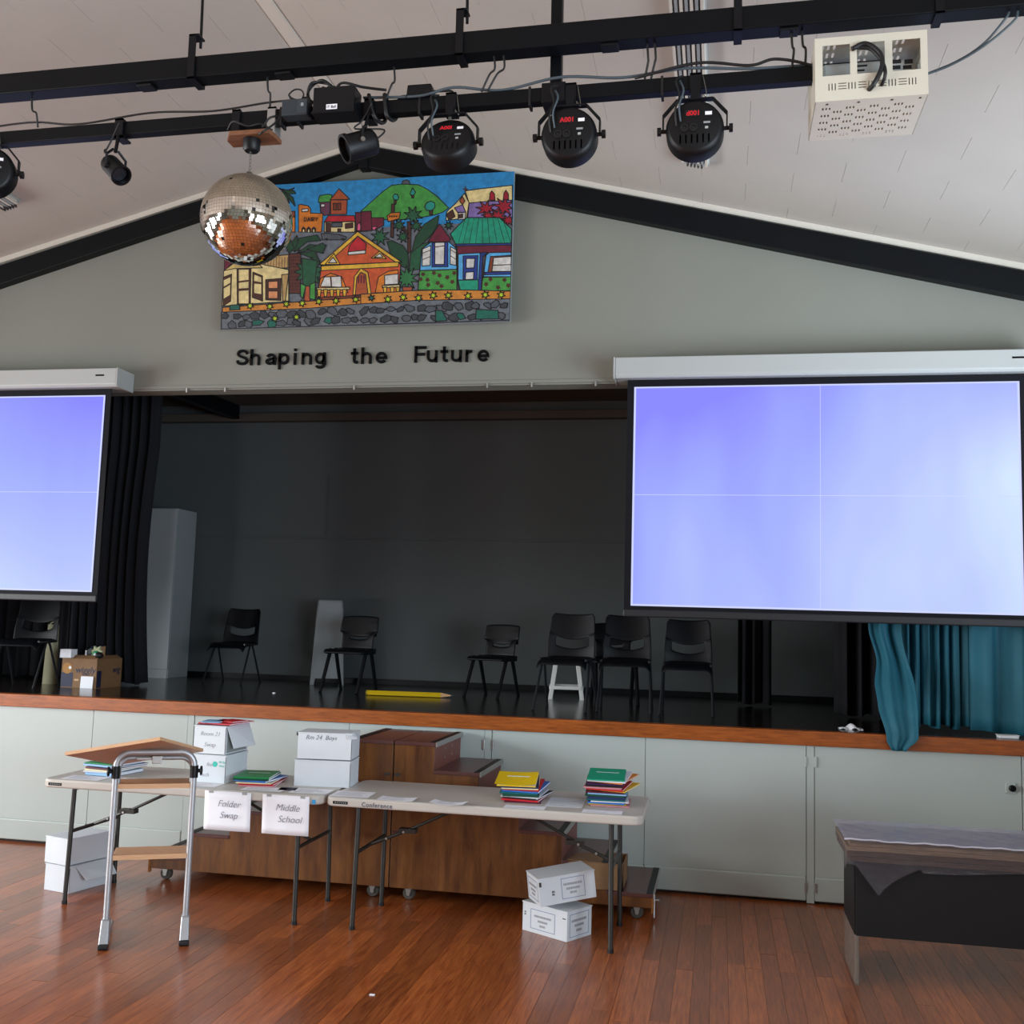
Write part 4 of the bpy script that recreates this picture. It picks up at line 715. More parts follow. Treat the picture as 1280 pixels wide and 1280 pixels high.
plate(MB(), cw, cdp, .003, [(.03 + .022 * q + .06 * (q // 3), .04 + .022 * q + .06 * (q // 3), .05 + r * .06, .085 + r * .06) for q in range(9) for r in range(4)], Matrix.Translation((0, 0, chh))).build('top_panel', M['cage'], t)
TL = Matrix(((0, 0, 1, 0), (1, 0, 0, 0), (0, 1, 0, 0), (0, 0, 0, 1)))
zb = 3.865 - 3.688
plate(MB(), cdp, chh, .003, [(.095, .165, zb - .04, zb + .04)] + [(.2 + .02 * q, .208 + .02 * q, .05, .09) for q in range(4)], TL).build('side_panel', M['cage'], t)
plate(MB(), cdp, chh, .003, [(.1 + .02 * q, .108 + .02 * q, .05 + .06 * r, .09 + .06 * r) for q in range(4) for r in range(3)] + [(.185, .195, zb - .012, zb + .005)], Matrix.Translation((cw - .003, 0, 0)) @ TL).build('side_panel', M['cage'], t)
for x in (.045, .16, .28, .38): MB().lathe([(0, -.003), (.005, -.002), (.005, 0)], 8, Matrix.Translation((x, .02, 0))).build('screw', M['slot'], t)
t = thing('projector', 'white projector standing inside the cream cage', 'projector', (.545, -2.9, 3.695))
b = MB().box(-.17, .17, -.12, .12, 0, .178).build('body', M['case'], t, bevel=.012)
MB().box(-.165, .06, -.1, .11, .178, .19).build('top_cover', M['rubber'], t, bevel=.003)
for x, wd, zz, hh in ((.095, .045, .165, .014), (.145, .03, .162, .016), (.09, .05, .142, .014), (.14, .03, .14, .014), (-.03, .05, .158, .006), (-.03, .03, .14, .006)): BX('socket', M['rubber'], x - wd / 2, x + wd / 2, -.123, -.119, zz - hh / 2, zz + hh / 2, b)
MB().lathe([(.04, 0), (.04, .02), (.03, .02), (.028, .004), (0, .004)], 20, Matrix.Translation((.06, .12, .05)) @ Matrix.Rotation(-PI / 2, 4, 'X')).build('lens', M['rubber'], t, smooth=True)
MB().tube(smoothpath([(-.02, -.12, .05), (.0, -.2, .03), (.035, -.205, .1), (.03, -.2, .16), (-.02, -.195, .205), (-.07, -.19, .19)]), .009, 8).tube(smoothpath([(.02, -.125, .02), (.045, -.205, .06), (.04, -.2, .12), (.0, -.195, .18), (-.05, -.19, .195)]), .007, 8).build('cable_bundle', M['cableblack'], t, smooth='all')
# ------------------------------------------------------------------ chairs on the stage
def chair_a():
    t = thing('school_chair', '', 'chair')
    zs, W = .39, .37
    def seat(u, v):                      # v 0 front .. 1 back
        e = (u - .5) * 2; x = e * (W / 2 + .012 * (1 - v)) * (1 - .03 * abs(e) ** 6)
        fr = max(0, 1 - v / .22); sd = max(0, (abs(e) - .72) / .28)
        y = -.20 + .38 * v - .012 * fr * e * e * -1; z = zs - .016 * math.sin(PI * v) * (1 - e * e) - .058 * fr ** 2 - .045 * sd ** 2 * (1 - .5 * v)
        return (x, y, z)
    MB().grid(seat, 16, 14).build('seat', M['chair'], t, smooth='all', solid=.010, sub=1, off=-1)
    def back(u, v):
        e = (u - .5) * 2
        wd = W * (1.02 - .12 * v); r = 1 - (.10 * max(0, (v - .84) / .16) ** 2.2)
        x = e * wd / 2 * r
        bend = .055 if .08 < v < .5 else (.03 if v >= .5 else 0)
        z = zs - .03 + .345 * v + bend * e * e - (.02 * e * e if v > .9 else 0)
        y = .165 + .075 * v - .03 * (1 - e * e) * -1 - .03
        return (x, y, z)
    nu, nv = 20, 16
    MB().grid(back, nu, nv, lambda i, j: 3 <= i < 17 and 4 <= j < 7).build('backrest', M['chair'], t, smooth='all', solid=.009, sub=1)
    for s in (-1, 1):
        x = s * .175
        MB().tube([(s * .195, -.215, 0), (x + s * .004, -.03, zs - .05), (x, -.012, zs - .024)], .0095, 8).build('leg', M['chairleg'], t, smooth=True)
        MB().tube([(s * .195, .215, 0), (x + s * .004, .04, zs - .05), (x, .02, zs - .024)], .0095, 8).build('leg', M['chairleg'], t, smooth=True)
        MB().tube([(x, -.14, zs - .022), (x, .14, zs - .022)], .0095, 8).build('seat_rail', M['chairleg'], t, smooth=True)
    return t
def chair_b():
    t = thing('school_chair', '', 'chair')
    zs, W = .37, .36
    MB().grid(lambda u, v: ((u - .5) * W, -.18 + .35 * v, zs - .012 * math.sin(PI * v) - (.035 * (1 - v / .15) ** 2 if v < .15 else 0)), 10, 10).build('seat', M['chair'], t, smooth='all', solid=.022, sub=1, off=-1)
    def back(u, v):
        e = (u - .5) * 2
        wd = (W * .82 if v < .40 else W * .99 - .02 * (v - .4)); x = e * wd / 2
        z = zs - .01 + .29 * v + (.03 * e * e if .15 < v < .45 else 0) - (.012 * e * e if v > .8 else 0)
        return (x, .165 + .06 * v - .02 * e * e, z)
    MB().grid(back, 14, 14, lambda i, j: 3 <= i < 11 and 4 <= j < 5).build('backrest', M['chair'], t, smooth='all', solid=.016, sub=1)
    MB().grid(lambda u, v: ((u - .5) * .3, .215 + .008 * math.sin(PI * u), zs + .1 + .09 * v), 8, 2).build('grip', M['chair'], t, smooth='all', solid=.01)
    for s in (-1, 1):
        for d in (-1, 1):
            MB().tube([(s * .165, d * .22, 0), (s * .163, d * .06 + .01, zs - .03), (s * .16, d * .05 + .01, zs - .012)], [.015, .018, .019], 8).build('leg', M['chair'], t, smooth=True)
        MB().box(s * .163 - .014, s * .163 + .014, -.13, .15, zs - .05, zs - .014).build('side_rail', M['chair'], t, bevel=.006)
    return t
pa, pb = chair_a(), chair_b(); used = set()
for kind, x, y, rz, sc, lab in (
        ('a', -4.42, 2.12, 0, .965, 'charcoal steel-legged chair alone between the tall cupboard and white pedestal'),
        ('b', -3.10, 1.62, -3, 1.0, 'dark plastic chair in front of the white pedestal stand'),
        ('b', -1.88, 1.76, -14, .94, 'low dark plastic chair right of the yellow pencil'),
        ('b', -.83, 1.62, 12, 1.0, 'dark plastic chair half hidden behind the two front chairs'),
        ('a', -1.11, .80, -5, 1.0, 'charcoal steel-legged chair with white stool behind its legs'),
        ('a', -.68, .92, 2, 1.0, 'charcoal steel-legged chair overlapped by the corner of the blue screen'),
        ('a', -.225, .92, 0, .97, 'charcoal steel-legged chair under the lower edge of the blue screen'),
        ('a', -5.50, .62, 8, 1.0, 'dark chair below the left screen beside the printed cardboard carton')):
    src = pa if kind == 'a' else pb
    o = src if kind not in used else copy_tree(src)
    used.add(kind); o.location = (x, y, S); o.rotation_euler = (0, 0, R_(rz)); o.scale = (sc, sc, sc); o['label'] = lab; o['group'] = 'school chairs on the stage'

# white stool, pedestal, cupboard, pencil
t = thing('plastic_stool', 'white plastic stool with splayed legs behind a stage chair', 'stool', (-1.26, 1.88, S), 8)
BX('seat', M['stoolwhite'], -.12, .12, -.12, .12, .36, .39, t, bevel=.012)
for sx in (-1, 1):
    for sy in (-1, 1):
        MB().hexa([(sx * .105, sy * .105, .36), (sx * .065, sy * .105, .36), (sx * .065, sy * .085, .36), (sx * .105, sy * .085, .36)], [(sx * .15, sy * .145, 0), (sx * .115, sy * .145, 0), (sx * .115, sy * .125, 0), (sx * .15, sy * .125, 0)]).build('leg', M['stoolwhite'], t, bevel=.004)
for s in (-1, 1):
    BX('rung', M['stoolwhite'], -.125, .125, s * .132 - .008, s * .132 + .008, .085, .115, t, bevel=.003)
    BX('rung', M['stoolwhite'], s * .136 - .008, s * .136 + .008, -.12, .12, .085, .115, t, bevel=.003)
t = thing('plastic_pedestal', 'tall white tapered plastic pedestal stand against the stage back wall', 'stand', (-3.62, 2.45, S), 22)
for k in range(4):
    T = Matrix.Rotation(PI / 2 * k, 4, 'Z'); b0, b1, hh = .155, .115, .775
    ou = [(-b0, 0), (-b0 + .035, 0), (-b0 + .045, .06), (b0 - .045, .06), (b0 - .035, 0), (b0, 0), (b1 + .012, .55), (b1 - .01, hh), (-b1 + .01, hh), (-b1 - .012, .55)]
    yf = lambda z: -b0 + (b0 - b1) * z / hh
    MB().hexa([T @ Vector((x, yf(z), z)) for x, z in ou], [T @ Vector((x * .96, yf(z) + .012, z)) for x, z in ou]).build('side_panel', mat('pedestal_plastic', '#787d7f', .45), t, bevel=.003)
    for s in (-1, 1): MB().hexa([T @ Vector((s * .075 + a, yf(z) - .004, z)) for a, z in ((-.012, .56), (.012, .56), (.008, .72), (-.008, .72))], [T @ Vector((s * .075 + a, yf(z) + .002, z)) for a, z in ((-.012, .56), (.012, .56), (.008, .72), (-.008, .72))]).build('rib', mat('pedestal_plastic', '#787d7f', .45), t)
BX('top', mat('pedestal_plastic', '#787d7f', .45), -.112, .112, -.112, .112, .76, .79, t, bevel=.01)
t = thing('tall_cupboard', 'tall pale grey cupboard standing beside the black curtain', 'cupboard', (-5.5, 2.5, S))
BX('carcass', M['cab'], -.46, .32, -.18, .20, 0, 1.64, t, bevel=.004)
BX('door', M['cab'], -.455, -.072, -.198, -.18, .085, 1.63, t, bevel=.003); d = BX('door', M['cab'], -.068, .318, -.198, -.18, .085, 1.63, t, bevel=.003)
BX('handle', M['alu'], -.05, -.04, -.215, -.198, .8, .92, d)
BX('plinth', M['cab'], -.45, .31, -.188, -.18, 0, .078, t)
t = thing('giant_pencil', 'giant yellow novelty pencil lying on the stage floor', 'pencil', (-2.47, 1.36, S + .021), 6)
MB().tube([(-.36, 0, 0), (.25, 0, 0)], .021, 6).build('shaft', mat('pencil_yellow', '#c8a818', .35), t)
MB().tube([(.25, 0, 0), (.33, 0, 0)], [.021, .006], 6).build('sharpened_wood', M['plyedge'], t); MB().tube([(.33, 0, 0), (.355, 0, 0)], [.006, .001], 6).build('lead_tip', M['ink'], t)
MB().tube([(-.372, 0, 0), (-.36, 0, 0)], .0215, 12).build('end_cap', mat('pencil_gold', '#8d7a20', .4), t)

# printed carton with toys
t = thing('printed_carton', 'open printed cardboard carton of toys at the stage edge', 'carton', (-5.10, .94, S), -2)
m = MB()
for x0, x1, y0, y1 in ((-.165, .165, -.17, -.163), (-.165, .165, .163, .17), (-.165, -.158, -.17, .17), (.158, .165, -.17, .17)): m.box(x0, x1, y0, y1, 0, .235)
b = m.box(-.16, .16, -.165, .165, 0, .006).build('body', M['kraft'], t)
MB().hexa([(-.16, -.17, .235), (.16, -.17, .235), (.155, -.13, .262), (-.155, -.13, .262)], [(-.16, -.166, .231), (.16, -.166, .231), (.155, -.128, .257), (-.155, -.128, .257)]).build('flap', M['kraft'], t)
MB().hexa([(.165, -.16, .235), (.165, .16, .235), (.125, .15, .262), (.125, -.15, .262)], [(.161, -.16, .231), (.161, .16, .231), (.123, .15, .257), (.123, -.15, .257)]).build('flap', M['kraft'], t)
MB().hexa([(-.15, .17, .235), (.0, .17, .235), (-.01, .185, .33), (-.14, .185, .31)], [(-.15, .165, .235), (.0, .165, .235), (-.01, .18, .33), (-.14, .18, .31)]).build('flap', M['kraft'], t)
BX('navy_print', M['navy'], -.164, -.055, -.1712, -.170, .005, .12, b)
BX('navy_print', M['navy'], .170 - .004, .1662, -.169, -.11, .005, .14, b)
MB().lathe([(0, 0), (.045, 0), (.045, .0015), (0, .0015)], 20, Matrix.Translation((-.11, -.170, .155)) @ Matrix.Rotation(PI / 2, 4, 'X')).build('round_print', mat('biscuit_print', '#a8742c', .6), b)
MB().lathe([(0, 0), (.013, 0), (.013, .001), (0, .001)], 12, Matrix.Translation((-.085, -.1715, .16)) @ Matrix.Rotation(PI / 2, 4, 'X')).build('dot_print', M['paper'], b)
text('box_lettering', 'wiggly', .075, (-.035, -.1705, .12), (PI / 2, 0, 0), M['navy'], b, off=.001, shear=.2)
text('box_lettering', 'wig', .075, (.1655, .04, .12), (PI / 2, 0, PI / 2), M['navy'], b, off=.001, shear=.2)
bar = BX('slot_print', M['plyedge'], -.04, .0, -.1712, -.17, .055, .07, b)
tag(MB().box(-.055, .055, -.004, .004, 0, .095, Matrix.Translation((-5.02, .752, S)) @ Matrix.Rotation(R_(-4), 4, 'X')).build('name_card', M['paper']), 'small white card propped against the front of the carton', 'card')
t = thing('paper_tray', 'small white paper tray on the left edge of the carton', 'tray', (-5.225, .79, S + .238), 4)
for q in ((-.05, .05, -.045, -.041), (-.05, .05, .041, .045)): MB().box(*q, 0, .07).build('side', M['paper'], t)
MB().box(-.05, -.046, -.045, .045, 0, .07).build('side', M['paper'], t); MB().box(.046, .05, -.045, .045, 0, .07).build('side', M['paper'], t); BX('base', M['paper'], -.05, .05, -.045, .045, 0, .004, t)
t = thing('navy_cloth', 'folded navy cloth stuffed in the carton', 'cloth', (-5.11, .93, S + .23), 0)
MB().grid(lambda u, v: ((u - .5) * .13, (v - .5) * .12, .09 * math.sin(PI * u) * math.sin(PI * v) + .018 * math.sin(9 * u + 5 * v)), 12, 12).build('cloth', M['navy'], t, smooth='all', solid=.006)
MB().box(-.012, .002, -.07, -.065, -.01, .07).build('white_stripe', M['paper'], t)
t = thing('star_toy', 'pale green star shaped soft toy sitting in the carton', 'toy', (-5.02, .87, S + .285), 0)
cr = MB(); pts = []
for k in range(14):
    a = 2 * PI * k / 14; r = .062 if k % 2 == 0 else .036; pts.append((r * math.cos(a + .2), r * math.sin(a + .2)))
cr.prism(pts, 'y', -.015, .015).build('star', mat('toy_cream', '#b9bf97', .8), t, bevel=.006)
MB().lathe([(.028 * math.sin(PI * k / 10), .028 * math.cos(PI * k / 10)) for k in range(11)], 14, Matrix.Translation((.005, -.02, -.012))).build('green_middle', mat('toy_green', '#3fa878', .7), t, smooth='all')
MB().lathe([(.034 * math.sin(PI * k / 10), .034 * math.cos(PI * k / 10)) for k in range(11)], 14, Matrix.Translation((-.06, .01, .0))).build('grey_tail', mat('toy_grey', '#5a6460', .8), t, smooth='all')
t = thing('black_ball_toy', 'small black round toy with one white eye on the carton rim', 'toy', (-4.955, .80, S + .265), 0)
MB().lathe([(.034 * math.sin(PI * k / 10), .034 * math.cos(PI * k / 10) * .8) for k in range(11)], 16).build('body', M['rubber'], t, smooth='all')
MB().lathe([(.011 * math.sin(PI * k / 8), .011 * math.cos(PI * k / 8)) for k in range(9)], 10, Matrix.Translation((-.022, -.026, .008))).build('eye', M['paper'], t, smooth='all')
t = thing('beige_cushion', 'beige cloth bag behind the chair below the left screen', 'bag', (-5.56, 1.05, S), 10)
MB().grid(lambda u, v: (.06 * math.cos(2 * PI * u) * (1 - .25 * v), .05 * math.sin(2 * PI * u) * (1 - .3 * v), .50 * v), 14, 8).build('cloth', mat('beige_cloth', '#8d8a70', .9), t, smooth='all'); MB().tube(arc((0, 0, .49), .03, 0, 180, 8), .006, 6).build('handle', mat('beige_cloth', '#8d8a70', .9), t)

# scraps on the right of the stage
r3 = random.Random(5)
tag(MB().grid(lambda u, v: ((u - .5) * .15, (v - .5) * .09, .022 * math.sin(PI * u) * math.sin(PI * v) + .012 * math.sin(12 * u + 3 * v) * math.sin(PI * u) + .003), 14, 8).build('crumpled_cloth', M['paper'], None, smooth='all', solid=.003), 'crumpled white cloth on the stage edge left of the teal curtain', 'cloth').location = (.852, .25, S)
t = thing('white_dish', 'small white dish at the foot of the teal curtain', 'dish', (1.775, .12, S), 5)
BX('tray', M['paper'], -.06, .06, -.03, .03, 0, .022, t, bevel=.006); BX('rim', M['stoolwhite'], -.063, .063, -.033, .033, .018, .023, t, bevel=.002)
tag(MB().box(-.012, .012, -.006, .006, 0, .004).build('paper_scrap', M['paper']), 'tiny scrap of white paper lying on the open wooden floor', 'scrap').location = (-1.527, -2.263, 0)
tag(MB().box(-.01, .01, -.008, .008, 0, .006).build('paper_scrap', M['paper']), 'tiny pale scrap on the stage floor near the pedestal', 'scrap').location = (-3.55, 1.1, S)

# ------------------------------------------------------------------ curtains
def curtain(name, lab, x0, x1, y, z0, z1, m, folds, amp, seed, edge=None, nz=24):
    r = random.Random(seed); ph = [r.uniform(0, 6) for _ in range(3)]
    def f(u, v):
        k = folds * 2 * PI * u
        yy = amp * (math.sin(k + ph[0] + .6 * math.sin(3 * u + ph[1])) + .35 * math.sin(2.3 * k + ph[2])) * (1.0 - .25 * v)
        x = x0 + (x1 - x0) * u + .25 * amp * math.cos(k * 1.0 + ph[1])
        if edge: x += edge(u, v)
        return (x, y + yy, z0 + (z1 - z0) * v + .012 * math.sin(k * .5 + 1) * (1 - v))
    o = MB().grid(f, int(folds * 12), nz).build(name, m, None, smooth='all', solid=.004)
    return tag(o, lab, 'curtain')
curtain('stage_curtain', 'tall black stage curtain between the left screen and the tall cupboard', -5.56, -4.83, 1.25, S + .02, 3.75, M['curtblack'], 8, .045, 1, lambda u, v: -.06 * u * math.sin(PI * min(1, v * 1.3)) + .03 * u * (1 - v))
curtain('stage_curtain', 'narrow black curtain leg right of the stage chairs', .15, .42, 2.0, S + .02, 3.7, M['curtblack'], 3, .04, 2)
curtain('stage_curtain', 'narrow black curtain leg just left of the teal curtain', .86, 1.30, 1.2, S + .02, 3.7, M['curtblack'], 4, .04, 3)
curtain('stage_curtain', 'black curtain behind the far left screen', -7.0, -5.75, 1.6, S + .02, 3.7, M['curtblack'], 9, .04, 4)
curtain('front_curtain', 'gathered teal curtain hanging in folds below the blue screen', 1.19, 1.62, .335, 1.10, 3.33, M['teal'], 7, .035, 11)
curtain('front_curtain', 'flat teal curtain at the right end of the stage', 1.59, 2.05, .235, 1.085, 3.33, M['teal'], 2, .03, 12)
def drape(u, v):                       # v 0 at the tail .. 1 at the rail
    z = .972 + (3.33 - .972) * v
    h = max(0, min(1, (1.62 - z) / .55))          # how far it has slid forward over the edge
    y = .24 - .30 * (h * h * (3 - 2 * h))
    def interp(tab):
        for (z0, a0), (z1, a1) in zip(tab, tab[1:]):
            if z0 <= z <= z1:
                f = (z - z0) / (z1 - z0); return a0 + (a1 - a0) * f * f * (3 - 2 * f)
        return tab[-1][1]
    xl2 = interp(((.97, 1.06), (1.03, 1.03), (1.24, .99), (1.36, .985), (1.52, 1.012), (1.74, .965), (3.4, .96)))
    xr2 = interp(((.97, 1.14), (1.06, 1.215), (1.34, 1.225), (1.74, 1.16), (3.4, 1.15)))
    k = 2 * PI * u
    yy = (.035 * math.sin(1.7 * k + .5) + .012 * math.sin(4.1 * k + 2 + 3 * v)) * (1 - .72 * h)
    if z < 1.2: yy += .008 * math.sin(26 * z + 3 * u)
    return (xl2 + (xr2 - xl2) * u, y + yy - .005, z)
MBd = MB().grid(drape, 36, 90); o = MBd.build('front_curtain', M['teal'], None, smooth='all', solid=.004)
tag(o, 'loose teal curtain end spilling over the timber stage edge', 'curtain')

# ------------------------------------------------------------------ folding tables
ZT = .715
def table(lab, x0, x1):
    t = thing('folding_table', lab, 'table', ((x0 + x1) / 2, -1.085, 0)); h = (x1 - x0) / 2
    c = .06
    ou = []
    for cx, cy, a0 in ((h - c, .335 - c, 0), (-h + c, .335 - c, 90), (-h + c, -.335 + c, 180), (h - c, -.335 + c, 270)):
        ou += [(cx + c * math.cos(R_(a0 + 15 * k)), cy + c * math.sin(R_(a0 + 15 * k))) for k in range(7)]
    top = MB().prism(ou, 'z', ZT - .05, ZT).build('tabletop', M['tabletop'], t, bevel=.012, seg=3)
    MB().box(-h + .05, -h + .135, -.3362, -.3345, ZT - .035, ZT - .02).build('name_badge', M['inkblack'], top)
    for k in range(6): BX('badge_print', M['cab'], -h + .06 + k * .012, -h + .067 + k * .012, -.3367, -.336, ZT - .03, ZT - .025, top)
    for e in (-1, 1):
        x = e * .70
        for s in (-1, 1):
            MB().tube([(x + e * .008, s * .255, 0), (x, s * .245, ZT - .05)], .0135, 10).build('leg', M['tableleg'], t, smooth=True)
            MB().cyl((x + e * .008, s * .255, 0), (x + e * .008, s * .255, .02), .016, 10).build('foot_cap', M['rubber'], t)
        MB().cyl((x, -.24, .41), (x, .24, .41), .011, 8).build('crossbar', M['tableleg'], t, smooth=True)
        MB().cyl((x, -.245, ZT - .06), (x, .245, ZT - .06), .0135, 8).build('hinge_bar', M['tableleg'], t, smooth=True)
        b = MB().tube([(x, -.03, .41), (x - e * .24, -.03, .51)], .010, 8).tube([(x - e * .2, .0, .49), (x - e * .55, .0, ZT - .055)], .009, 8).box(x - e * .22 - .05, x - e * .22 + .05, -.04, .012, .488, .512).build('brace', M['tableleg'], t)
        for q in (.1, .2): MB().cyl((x - e * q, -.046, .41 + q * .42), (x - e * q, -.03, .41 + q * .42), .007, 8).build('rivet', M['alu'], b)
    MB().box(-.7, .7, -.2, -.17, ZT - .065, ZT - .045).build('rail', M['tableleg'], t); MB().box(-.7, .7, .17, .2, ZT - .065, ZT - .045).build('rail', M['tableleg'], t)
    return t, top
tl_, topl = table('white folding table on the left with two paper signs taped to it', -3.862, -2.138)
tr_, topr = table('white folding table on the right with the tall book stacks', -2.118, -.378)
text('table_lettering', 'Conference', .032, (-.655, -.3362, ZT - .040), (PI / 2, 0, 0), M['ink'], topr, off=.0006, space=1.15)

# ------------------------------------------------------------------ stepped staging on castors
def stair(lab, side):
    xm = -1.955
    t = thing('stage_steps', lab, 'steps', (xm, -.70, 0)); D = .665
    sx = lambda v: side * v
    edges = [0, .270, .550, .805, 1.070, 1.335, 1.598]; tops = [.950, .785, .628, .470, .312, .156]
    # front and back side panels
    out = [(sx(0.004), .075)] + [(sx(edges[-1] - .012), .075)]
    for k in range(5, -1, -1): out += [(sx(edges[k + 1] - .012), tops[k] - .02), (sx(max(edges[k] - .012, .004)), tops[k] - .02)]
    for y0, y1 in ((.0, .018), (D - .018, D)): MB().prism(out, 'y', y0, y1).build('side_panel', M['stairwood'], t, bevel=.002)
    MB().prism([(sx(.012), .078), (sx(edges[-1] - .02), .078), (sx(edges[-1] - .02), .1), (sx(.012), .1)], 'y', .018, D - .018).build('base', M['stairend'], t)
    MB().box(min(sx(.004), sx(.02)), max(sx(.004), sx(.02)), .018, D - .018, .1, .93).build('end_panel', M['stairwood'], t)
    for k in range(6):
        a, b = sorted((sx(edges[k] - (.0 if k == 0 else .014)), sx(edges[k + 1])))
        if k == 0: a, b = (a + .004, b) if side > 0 else (a, b - .004)
        MB().box(a, b, -.006, D + .004, tops[k] - .022, tops[k]).build('tread', M['tread'], t, bevel=.003)
        e = sx(edges[k + 1]); a, b = sorted((e - sx(.042), e - sx(.004)))
        MB().box(a, b, -.004, D + .002, tops[k], tops[k] + .003).build('nosing', M['nosing'], t)
        a, b = sorted((e - sx(.003), e + sx(.003))); MB().box(a, b, -.006, D + .004, tops[k] - .026, tops[k] + .004).build('nosing_trim', M['alu'], t)
        lo = tops[k + 1] if k < 5 else .075; xr = edges[k + 1] - .012
        a, b = sorted((sx(xr - .012), sx(xr + .001))); rz = MB().box(a, b, .004, D - .004, lo, tops[k] - .022).build('riser', M['riser'], t)
        if k == 0:
            for yy in (.25, .42):
                for zz in (.835, .89): MB().cyl((sx(xr), yy, zz), (sx(xr + .006), yy, zz), .006, 8).build('bolt', M['alu'], rz)
        if k == 5:
            a, b = sorted((sx(edges[-1] - .012), sx(edges[-1] - .001))); MB().box(a, b, -.004, .018, .05, .14).build('end_block', M['stairend'], t)
    for X, Y in ((.115, .06), (.115, D - .06), (1.50, .06), (1.50, D - .06)):
        cst = MB().box(sx(X) - .025, sx(X) + .025, Y - .03, Y + .03, .068, .075).prism([(sx(X) - .02, .07), (sx(X) + .02, .07), (sx(X) + .012, .045), (sx(X) - .012, .045)], 'y', Y - .03, Y - .026).prism([(sx(X) - .02, .07), (sx(X) + .02, .07), (sx(X) + .012, .045), (sx(X) - .012, .045)], 'y', Y + .026, Y + .03).build('caster', M['alu'], t)
        MB().lathe([(.0, -.018), (.034, -.018), (.038, -.012), (.038, .012), (.034, .018), (0, .018)], 20, Matrix.Translation((sx(X), Y, .038)) @ Matrix.Rotation(PI / 2, 4, 'X')).build('wheel', mat('wheel_grey', '#4a4742', .5), cst, smooth=True)
        MB().cyl((sx(X), Y - .032, .038), (sx(X), Y + .032, .038), .012, 10).build('axle', M['alu'], cst)
    if side > 0:
        MB().cyl((sx(1.6), .02, .02), (sx(1.6), .02, .15), .006, 8).cyl((sx(1.6), .02, .12), (sx(1.63), .02, .12), .005, 8).build('floor_bolt', M['alu'], t)
        MB().box(.01, .055, -.012, 0, .40, .412).build('latch', M['tread'], t, bevel=.002)
    MB().box(*sorted((sx(.016), sx(.05))), -.016, -.006 + .004, .742, .756).build('latch', M['slot'], t, bevel=.003)
    return t
stair('brown stepped staging unit on castors going down to the right', 1)
stair('brown stepped staging unit on castors going down to the left', -1)
# ------------------------------------------------------------------ white paper boxes
def carton(label, loc, rz, w_, d, h, group, tilt=None, lid=.03, front=None):
    """paper box, origin at the base centre, front is local -y"""
    t = thing('paper_box', label, 'box', loc, rz, group)
    if tilt: t.rotation_euler = (R_(tilt[0]), R_(tilt[1]), R_(rz))
    b = BX('body', M['white'], -w_ / 2 + .003, w_ / 2 - .003, -d / 2 + .003, d / 2 - .003, 0, h - .004, t, bevel=.002)
    MB().box(-w_ / 2, w_ / 2, -d / 2, d / 2, h - .006, h).build('lid', M['white'], t, bevel=.0015)
    return t, b
def seams(t, b, w_, d, h):
    BX('seam', M['slot'], w_ / 2 - .0035, w_ / 2 - .0015, -d / 2 + .001, -d / 2 + .0035, .004, h - .01, b)
def printed(b, T, w_, h_, lines, frame=True, col='inkgrey'):
    """a framed print: local x across, y up on the face given by T"""
    m = MB()
    if frame:
        for q in ((0, w_, 0, .003), (0, w_, h_ - .003, h_), (0, .003, 0, h_), (w_ - .003, w_, 0, h_)): m.box(*q, 0, .0008, T)
        m.build('frame_print', M['inkblue'], b)
    r = random.Random(int(w_ * 1e4)); m = MB()
    for yy, frac, hh in lines:
        x = w_ * (1 - frac) / 2; xe = w_ - x
        while x < xe - .003:
            g = min(r.uniform(.005, .010), xe - x); m.box(x, x + g - .002, yy * h_, yy * h_ + hh, 0, .0006, T); x += g
    m.build('blurred_print', M[col], b)
def face(w_, d, side, x, z):
    if side == 'front': return Matrix.Translation((x, -d / 2 + .0028, z)) @ Matrix.Rotation(PI / 2, 4, 'X')
    return Matrix.Translation((w_ / 2 - .0028, x, z)) @ Matrix.Rotation(PI / 2, 4, 'Z') @ Matrix.Rotation(PI / 2, 4, 'X')
# under the left table (long side faces right)
G = 'white paper boxes stacked on the floor at the left'
t, b = carton('plain white paper box on the floor at left, lower of its stack', (-3.875, -.965, 0), -14, .212, .325, .157, G); seams(t, b, .212, .325, .157)
MB().hexa([(.108, -.12, .15), (.108, .15, .15), (.19, .13, .075), (.17, -.09, .075)], [(.104, -.12, .15), (.104, .15, .15), (.188, .13, .072), (.168, -.09, .072)]).build('flap', M['white'], t)
t, b = carton('plain white paper box on the floor at left, upper of its stack', (-3.884, -.972, .1625), -17, .205, .32, .158, G); seams(t, b, .205, .32, .158)
# under the right table
G = 'printed paper boxes stacked under the right table'
t, b = carton('printed white paper box on the floor under the right table, lower of its stack', (-.867, -1.055, 0), -31, .325, .22, .158, G)
printed(b, face(.325, .22, 'front', -.10, .022), .175, .105, [(.62, .7, .011), (.38, .4, .011), (.16, .25, .011)])
printed(b, face(.325, .22, 'side', -.085, .018), .165, .12, [(.64, .8, .013), (.42, .5, .013), (.2, .3, .013)])
printed(b, face(.325, .22, 'front', -.145, .08), .014, .03, [(.2, 1, .008), (.6, 1, .008)], False, 'ink')
BX('tear', M['slot'], .128, .150, -.1085, -.107, .115, .12, b, T=Matrix.Rotation(R_(0), 4, 'Z'))
t, b = carton('printed white paper box tilted on top under the right table', (-.835, -1.085, .197), 28, .33, .215, .148, G, tilt=(0, -7))
